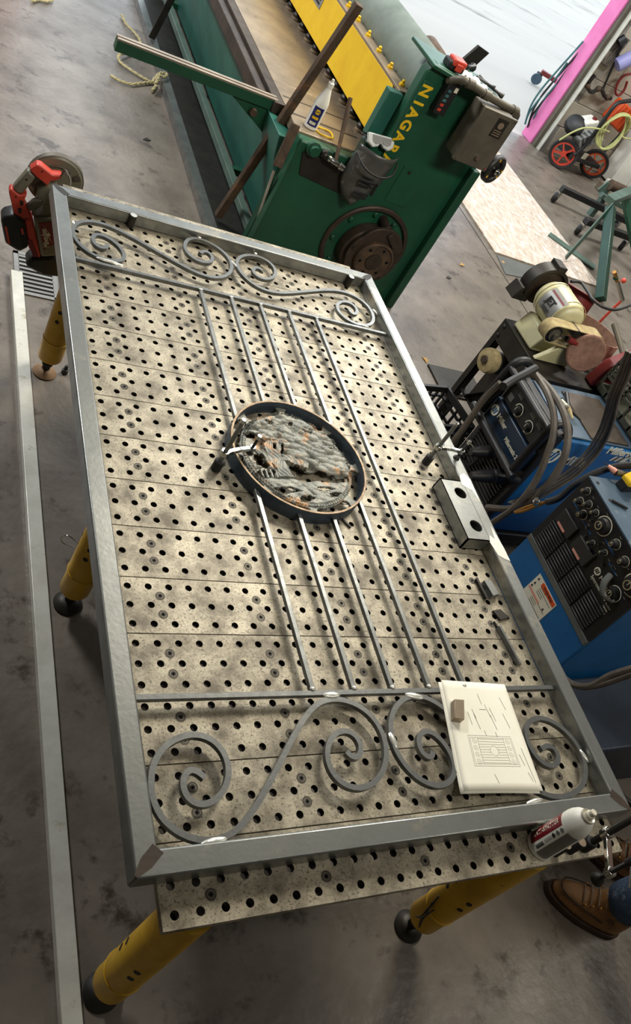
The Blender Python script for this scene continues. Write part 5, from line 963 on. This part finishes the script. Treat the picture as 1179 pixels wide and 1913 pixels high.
# drawing sheet and block
ps = thing('drawing_sheet', 'white paper shop drawing of the gate laid over the scrolls', 'paper', (.89, .31, T + .031))
TL, TR, BR, BL = Vector((.806, .458, 0)), Vector((1.015, .442, 0)), Vector((.989, .156, 0)), Vector((.747, .176, 0))
def pp(u, v, dz=0):
    q = TL.lerp(TR, u).lerp(BL.lerp(BR, u), v); q.z = T + .0322 + .004 * math.sin(u * 3.0) * v * v + .003 * math.sin(v * 5) * (1 - u) * .3 + dz; return q
n = 14
for k, (dz, sh_) in enumerate(((0, 0), (-.0012, .012))):
    m_ = MB(); vs = [pp(i / n, j / n, dz) + Vector((-sh_, -sh_ * .4, 0)) for j in range(n + 1) for i in range(n + 1)]
    m_.add(vs, [(j * (n + 1) + i, j * (n + 1) + i + 1, (j + 1) * (n + 1) + i + 1, (j + 1) * (n + 1) + i) for j in range(n) for i in range(n)]); o = m_.obj('sheet' if k == 0 else 'under_sheet', paper_m, ps, ang=80); s_ = o.modifiers.new('t', 'SOLIDIFY'); s_.thickness = .0003
ink = MB()
def pl_(a, b, w=.0006):
    A = pp(*a, .0004); B = pp(*b, .0004); k = max(1, int((B - A).length / .02)); 
    for i in range(k):
        t0, t1 = i / k, (i + 1) / k; p = pp(a[0] + (b[0] - a[0]) * t0, a[1] + (b[1] - a[1]) * t0, .0004); q = pp(a[0] + (b[0] - a[0]) * t1, a[1] + (b[1] - a[1]) * t1, .0004)
        nn = Vector((0, 0, 1)).cross(q - p).normalized() * w / 2; ink.add([p + nn, p - nn, q - nn, q + nn], [(0, 1, 2, 3)])
u0, u1, v0, v1 = .20, .80, .52, .79
for e in (0, .018):
    for a, b in (((u0 + e, v0 + e), (u1 - e, v0 + e)), ((u1 - e, v0 + e), (u1 - e, v1 - e)), ((u1 - e, v1 - e), (u0 + e, v1 - e)), ((u0 + e, v1 - e), (u0 + e, v0 + e))): pl_(a, b)
for k in range(10):
    v = v0 + .03 + k * .0235
    if 2 < k < 7: pl_((u0 + .12, v), (.46, v)); pl_((.56, v), (u1 - .12, v))
    else: pl_((u0 + .12, v), (u1 - .12, v))
for u in (u0 + .12, u1 - .12): pl_((u, v0 + .02), (u, v1 - .02))
for cu in (.51,):
    for k in range(16): a = 2 * PI * k / 16; b = 2 * PI * (k + 1) / 16; pl_((cu + .055 * math.cos(a), .655 + .045 * math.sin(a)), (cu + .055 * math.cos(b), .655 + .045 * math.sin(b)))
for cu in (u0 + .07, u1 - .07):
    for cv in (.565, .625, .685, .745):
        for k in range(14): a = k * .75; r0 = .035 * (1 - k / 16); b = a + .75; r1 = .035 * (1 - (k + 1) / 16); pl_((cu + r0 * math.cos(a), cv + .028 / .035 * r0 * math.sin(a)), (cu + r1 * math.cos(b), cv + .028 / .035 * r1 * math.sin(b)), .0005)
for a, b in (((.50, .12), (.52, .22)), ((.62, .25), (.66, .38)), ((.83, .14), (.87, .26)), ((.35, .27), (.38, .36)), ((.28, .30), (.30, .42)), ((.36, .32), (.40, .46)), ((.56, .22), (.60, .34)), ((.60, .32), (.64, .46)), ((.80, .30), (.84, .44)), ((.90, .62), (.94, .93)), ((.42, .86), (.45, .94)), ((.88, .84), (.91, .92)), ((.84, .68), (.87, .78)), ((.46, .27), (.56, .27)), ((.45, .47), (.46, .52)), ((.60, .48), (.61, .53))):
    pl_(a, b, .0012)
ink.obj('drawing_lines', ink_m, ps)
bk = MB().prism([(.806, .395), (.836, .392), (.812, .340), (.784, .346)], T + .0338, T + .052).obj('steel_block', bedtan_m, bevel=.001); tag(bk, 'small dark steel block weighing down the paper drawing', 'block')
# offcuts
o = thing('steel_offcut', 'pair of flat steel offcuts nearest the lock box on the table', 'offcut', (1.14, .77, T)); MB().prism([(1.108, .80), (1.116, .808), (1.122, .735), (1.113, .731)], T + .0008, T + .012).obj('strip', dark_m, o, bevel=.0008); MB().prism([(1.128, .79), (1.155, .792), (1.165, .742), (1.135, .735)], T + .0008, T + .021).obj('plate_piece', steel_m, o, bevel=.001)
o = MB().prism([(1.122, .692), (1.155, .698), (1.176, .669), (1.135, .660)], T + .0008, T + .008).obj('steel_offcut', dark_m, bevel=.0008); tag(o, 'flat diamond shaped steel offcut between the other offcuts', 'offcut')
o = MB().bx(-.004, .004, -.06, .06, .0008, .018).bx(-.004, .018, -.06, .06, .0008, .006).xf(Matrix.Translation((1.118, .575, T)) @ Matrix.Rotation(.1, 4, 'Z')).obj('steel_offcut', steel2_m, bevel=.0008); tag(o, 'short length of angle steel lying nearest the paper drawing', 'offcut')
o = MB().prism([(1.108, .655), (1.113, .657), (1.118, .632), (1.113, .630)], T + .0008, T + .006).obj('steel_offcut', dark_m); tag(o, 'thin dark steel sliver beside the angle offcut', 'offcut')
q = PX(645, 978, z=T); o = MB().bx(-.02, .02, -.003, .003, .0008, .006).xf(Matrix.Translation(q) @ Matrix.Rotation(-.9, 4, 'Z')).obj('steel_offcut', dark_m); tag(o, 'tiny dark steel strip beside the medallion ring', 'offcut')
o = MB(); rr_ = PX(190, 1865, z=0)
for k in range(9): o.ell(rr_ + Vector((random.uniform(-.035, .035), random.uniform(-.025, .025), .012)), (random.uniform(.01, .022), random.uniform(.008, .016), .012), 8, 6, Matrix.Rotation(random.random() * 3, 3, 'Z'))
o = o.obj('rag', bluerag_m); tag(o, 'crumpled blue rag on the floor at the near left leg', 'rag')
q = PX(120, 697, z=0); o = thing('floor_nut', 'black steel knob lying on the floor beside the far left leg', 'knob', q); MB().lathe([(.014, .001), (.014, .02), (.008, .024), (.008, .04), (0, .04)], q, n=8).obj('knob_body', black_m, o); MB().lathe([(.005, .0405), (.005, .045), (0, .045)], q, n=8).obj('knob_tip', chrome_m, o)
# ================================================================ cordless saw hooked on the far table edge
sw = thing('metal_saw', 'red and grey cordless circular saw hanging at the far table corner', 'saw', (0, 2.5, .3))
def sp_(pts, y0_, y1_, nm, m, par=sw, bevel=.006):
    q = [PX(a * 170 / 1179, 280 + b * 170 / 1179, y=y0_) for a, b in pts]; return MB().prism([(p.x, p.z) for p in q], y0_, y1_, 'xz').obj(nm, m, par, bevel=bevel)
gc_ = PX(720 * .1442, 280 + 415 * .1442, y=2.52)
guard_m = mat('guard_olive', (126, 122, 102), (106, 102, 86), .45, .1)
MB().lathe([(.0, 0), (.060, 0), (.068, .006), (.084, .006), (.094, .014), (.098, .024), (.098, .04), (.09, .046), (0, .046)], gc_ + Vector((.0, .046, 0)), (0, -1, 0), 40).obj('blade_guard', guard_m, sw)
MB().lathe([(.0975, .014), (.1, .016), (.1, .04), (.0975, .042)], gc_ + Vector((.0, .046, 0)), (0, -1, 0), 40, cap=False).obj('guard_rim', boxgrey_m, sw)
for a0, a1, r0, r1 in ((.35, .65, .062, .09), (.9, 2.6, .060, .066)):
    m_ = MB(); P_ = [(gc_.x + r0 * math.cos(a0 + (a1 - a0) * k / 8), gc_.z + r0 * math.sin(a0 + (a1 - a0) * k / 8)) for k in range(9)] + [(gc_.x + r1 * math.cos(a1 - (a1 - a0) * k / 8), gc_.z + r1 * math.sin(a1 - (a1 - a0) * k / 8)) for k in range(9)]
    m_.prism(P_, 2.515, 2.525, 'xz').obj('guard_rib', boxgrey_m, sw, bevel=.002)
sp_([(385, 260), (490, 195), (545, 215), (680, 325), (800, 335), (810, 370), (740, 400), (650, 415), (620, 475), (480, 365), (420, 310)], 2.465, 2.505, 'handle_bridge', red_m)
gp_ = sp_([(160, 510), (370, 268), (475, 362), (290, 590), (210, 570)], 2.467, 2.507, 'grip', guard_m, bevel=.012)
sp_([(112, 550), (150, 508), (250, 590), (355, 575), (322, 650), (325, 700), (402, 850), (412, 905), (320, 922), (180, 842)], 2.465, 2.509, 'rear_handle', red_m)
for a, b in ((280, 690), (255, 790)): sp_([(a - 22, b - 30), (a + 22, b - 24), (a + 22, b + 30), (a - 14, b + 36)], 2.462, 2.466, 'handle_inset', black_m, bevel=.001)
for a, b in ((545, 280), (345, 385), (205, 607), (335, 885), (415, 1115)): c = PX(a * .1442, 280 + b * .1442, y=2.4655); MB().lathe([(.0035, 0), (.0035, .0012), (0, .0012)], c, (0, -1, 0), 10).obj('case_screw', black_m, sw)
bt = sp_([(8, 915), (60, 872), (180, 842), (328, 930), (372, 1270), (250, 1332), (70, 1222)], 2.455, 2.53, 'battery', black_m, bevel=.01)
sp_([(60, 990), (90, 1000), (135, 1225), (100, 1210)], 2.4535, 2.4555, 'battery_stripe', red_m, bt, 0); sp_([(245, 1020), (320, 1000), (362, 1250), (290, 1270)], 2.4535, 2.4555, 'battery_label', inkd_m, bt, 0); sp_([(268, 1022), (296, 1015), (312, 1090), (284, 1100)], 2.4525, 2.4535, 'battery_mark', red_m, bt, 0)
sp_([(318, 920), (416, 892), (532, 1402), (440, 1390), (370, 1270)], 2.46, 2.52, 'motor_side', red_m); sp_([(350, 1160), (415, 1180), (500, 1390), (430, 1385)], 2.457, 2.46, 'model_label', maroon_m, sw, 0)
mt = sp_([(432, 890), (760, 880), (800, 1380), (528, 1402)], 2.455, 2.53, 'motor_housing', guard_m, bevel=.012); ml = sp_([(500, 950), (690, 930), (740, 1200), (570, 1295)], 2.4525, 2.455, 'brand_label', redd_m, mt, 0)
ta, tb_ = PX(595 * .1442, 280 + 1280 * .1442, y=2.452), PX(535 * .1442, 280 + 995 * .1442, y=2.452); text('Milwaukee', .030, cream_m, ml, ta.lerp(tb_, .5) + Vector((.006, 0, 0)), tb_ - ta, Vector((-1, 0, 0)), bold=.0006, sx=.62)
sp_([(555, 975), (660, 1110), (630, 1120), (690, 1230), (600, 1090), (630, 1080)], 2.4515, 2.4524, 'brand_bolt', cream_m, ml, 0)
sp_([(400, 800), (470, 700), (495, 545), (600, 470), (760, 480), (760, 880), (430, 892)], 2.47, 2.53, 'gear_case', guard_m, bevel=.01); sp_([(330, 745), (420, 672), (540, 640), (560, 720), (400, 812)], 2.462, 2.49, 'front_knob', boxgrey_m, bevel=.008); sp_([(455, 790), (560, 700), (560, 790), (490, 855)], 2.464, 2.47, 'gear_plate', silver_m, sw, .002)
sp_([(320, 1500), (400, 1415), (560, 1400), (800, 1400), (830, 1660), (560, 1642), (420, 1565)], 2.46, 2.54, 'shoe', black_m, bevel=.012)
MB().tube(spline([PX(112, 333, y=2.47), (.005, 2.455, .822), (.012, 2.42, .828), (.02, 2.40, .822), (.022, 2.385, .8065)], 6), .0035, 8).obj('hook', boxgrey_m, sw)
# ================================================================ person at the right edge
def skin(name, J, E, m, parent, lev=2, root=None):
    ks = list(J); o0 = WL[parent]; me = bpy.data.meshes.new(name); me.from_pydata([Vector(J[k][0]) - o0 for k in ks], [(ks.index(a), ks.index(b)) for a, b in E], [])
    o = bpy.data.objects.new(name, me); COL.objects.link(o); o.parent = parent; WL[o] = o0; me.materials.append(m)
    s_ = o.modifiers.new('skin', 'SKIN'); s_.use_smooth_shade = True
    for k in ks:
        sv_ = me.skin_vertices[0].data[ks.index(k)]; r = J[k][1]; sv_.radius = r if isinstance(r, tuple) else (r, r); sv_.use_root = (k == (root or ks[0]))
    b = o.modifiers.new('sub', 'SUBSURF'); b.levels = lev; b.render_levels = lev; return o
pe = thing('person', 'person in blue jeans and brown leather work boots standing beside the table', 'person', (1.98, .03, 0))
fd = Vector((-.78, .63, 0)).normalized(); fr_ = Vector((.63, .78, 0)).normalized()
AL = Vector((1.842, -.012, 0)); AR = Vector((2.10, .11, 0)); HP = (AL + AR) / 2 + fr_ * .0 - fd * .02
def V(p, z): return Vector((p.x, p.y, z))
hipL, hipR = HP - fr_ * .10, HP + fr_ * .10
skin('jeans', {'pelvis': (V(HP, .98), (.15, .11)), 'waist': (V(HP, 1.06), (.15, .11)), 'hl': (V(hipL, .90), .098), 'kl': (V(hipL.lerp(AL, .5) + fd * .03, .50), .075), 'cl': (V(AL.lerp(hipL, .15), .28), .072), 'al': (V(AL - fd * .0, .115), .078), 'hr': (V(hipR, .90), .098), 'kr': (V(hipR.lerp(AR, .5) + fd * .03, .50), .075), 'cr': (V(AR.lerp(hipR, .15), .28), .072), 'ar': (V(AR, .115), .078)},
     [('pelvis', 'waist'), ('pelvis', 'hl'), ('hl', 'kl'), ('kl', 'cl'), ('cl', 'al'), ('pelvis', 'hr'), ('hr', 'kr'), ('kr', 'cr'), ('cr', 'ar')], denim_m, pe)
sL, sR = HP - fr_ * .19, HP + fr_ * .19
tc = HP + fd * .05
skin('shirt', {'belly': (V(HP + fd * .01, 1.08), (.145, .105)), 'chest': (V(tc, 1.30), (.155, .11)), 'neck': (V(tc + fd * .02, 1.44), .075), 'sl': (V(tc - fr_ * .18, 1.40), .068), 'el': (V(tc - fr_ * .25 + fd * .02, 1.14), .052), 'sr': (V(tc + fr_ * .18, 1.40), .068), 'er': (V(tc + fr_ * .25 + fd * .02, 1.14), .052)},
     [('belly', 'chest'), ('chest', 'neck'), ('chest', 'sl'), ('sl', 'el'), ('chest', 'sr'), ('sr', 'er')], shirt_m, pe)
B = {'torso': (V(tc, 1.30), (.11, .08)), 'neck0': (V(tc + fd * .02, 1.46), .052), 'neck1': (V(tc + fd * .05, 1.53), .052), 'jaw': (V(tc + fd * .085, 1.575), (.062, .07)), 'brow': (V(tc + fd * .075, 1.66), (.075, .092)), 'crown': (V(tc + fd * .06, 1.735), (.06, .075)), 'nose': (V(tc + fd * .185, 1.625), .012)}
Ed = [('torso', 'neck0'), ('neck0', 'neck1'), ('neck1', 'jaw'), ('jaw', 'brow'), ('brow', 'crown'), ('brow', 'nose')]
for s_, nm in ((-1, 'l'), (1, 'r')):
    e = tc + fr_ * .25 * s_ + fd * .02; w = tc + fr_ * .22 * s_ + fd * .22; h = w + fd * .09
    B['s' + nm] = (V(tc + fr_ * .17 * s_, 1.39), .05); B['e' + nm] = (V(e, 1.12), .04); B['w' + nm] = (V(w, 1.02), .028); B['h' + nm] = (V(h, 1.0), (.04, .018))
    Ed += [('torso', 's' + nm), ('s' + nm, 'e' + nm), ('e' + nm, 'w' + nm), ('w' + nm, 'h' + nm)]
    for f_ in range(4):
        a = h + fr_ * (f_ - 1.5) * .019; L_ = (.07, .08, .076, .06)[f_]; B['f%d%s' % (f_, nm)] = (V(a + fd * .03, .995), .0095); B['g%d%s' % (f_, nm)] = (V(a + fd * (.03 + L_ * .55), .985), .0088); B['i%d%s' % (f_, nm)] = (V(a + fd * (.03 + L_ * .8), .96), .008); Ed += [('h' + nm, 'f%d%s' % (f_, nm)), ('f%d%s' % (f_, nm), 'g%d%s' % (f_, nm)), ('g%d%s' % (f_, nm), 'i%d%s' % (f_, nm))]
    t0 = w.lerp(h, .4) - fr_ * .035 * s_; B['t' + nm] = (V(t0, 1.0), .011); B['u' + nm] = (V(t0 + fd * .05 - fr_ * .012 * s_, .985), .009); Ed += [('w' + nm, 't' + nm), ('t' + nm, 'u' + nm)]
skin('body', B, Ed, skin_m, pe)
hc_ = V(tc + fd * .07, 1.67); Mh = basis((0, 0, 0), fd, (-fd.y, fd.x, 0)).to_3x3()
MB().ell(hc_ + fd * -.015 + Vector((0, 0, .03)), (.112, .092, .095), 18, 12, Mh).obj('hair', brown_m, pe)
for s_ in (-1, 1): MB().ell(hc_ + fd * .085 + fr_ * .032 * s_ - Vector((0, 0, .018)), (.012, .014, .011), 10, 8).obj('eye', white_m, pe); MB().ell(hc_ - Vector((0, 0, .03)) + fr_ * .085 * s_, (.02, .012, .03), 10, 8, Mh).obj('ear', skin_m, pe)
MB().ell(hc_ + fd * .088 - Vector((0, 0, .088)), (.01, .024, .006), 10, 6, Mh).obj('mouth', redd_m, pe)
def boot(A, sgn):
    M = basis((A.x, A.y, 0), fd, (-fd.y, fd.x, 0)); N = 28; vs = []; lv = [(.026, .195, .082, .053), (.04, .197, .084, .055), (.058, .188, .084, .054), (.074, .168, .082, .051), (.088, .135, .08, .047), (.102, .10, .078, .044), (.125, .072, .077, .043), (.16, .06, .076, .045), (.20, .058, .076, .046)]
    for z, f_, b, wd_ in lv:
        for k in range(N):
            a = 2 * PI * k / N; c, s_ = math.cos(a), math.sin(a); x = (f_ if c > 0 else b) * math.copysign(abs(c) ** .75, c); y = wd_ * math.copysign(abs(s_) ** .85, s_) * (1 - .22 * max(0, min(1, (.06 - x) / .1)) if z < .08 else 1); vs.append(M @ Vector((x, y, z)))
    fs = [(j * N + k, j * N + (k + 1) % N, (j + 1) * N + (k + 1) % N, (j + 1) * N + k) for j in range(len(lv) - 1) for k in range(N)] + [tuple(range(N))[::-1], tuple((len(lv) - 1) * N + k for k in range(N))]
    b_ = MB().add(vs, fs).obj('boot', leather_m, pe, ang=70); ss = b_.modifiers.new('s', 'SUBSURF'); ss.levels = ss.render_levels = 1
    ol = []
    for k in range(N):
        a = 2 * PI * k / N; c, s_ = math.cos(a), math.sin(a); x = (.205 if c > 0 else .092) * math.copysign(abs(c) ** .75, c); ol.append((x, .060 * math.copysign(abs(s_) ** .85, s_) * (1 - .22 * max(0, min(1, (.06 - x) / .1)))))
    MB().prism(ol, .001, .03, 'xy', M).obj('sole', sole_m, b_, bevel=.004)
    MB().tube(spline([M @ Vector(p) for p in ((.02, -.052, .08), (.10, -.047, .082), (.165, -.03, .076), (.182, 0, .073), (.165, .03, .076), (.10, .047, .082), (.02, .052, .08))], 6), .0035, 6).obj('toe_seam', sole_m, b_)
    for k in range(4): x = .115 - k * .018; z = .098 + k * .016; MB().tube(spline([M @ Vector((x - .01, -.034, z - .004)), M @ Vector((x, 0, z + .014)), M @ Vector((x - .01, .034, z - .004))], 5), .003, 6).obj('lace', bedtan_m, b_)
    for k in range(3):
        for s_ in (-1, 1): MB().ell(M @ Vector((.10 - k * .02, .04 * s_, .098 + k * .014)), (.004, .004, .004), 8, 6).obj('eyelet', brass_m, b_)
boot(AL, 1); boot(AR, -1)
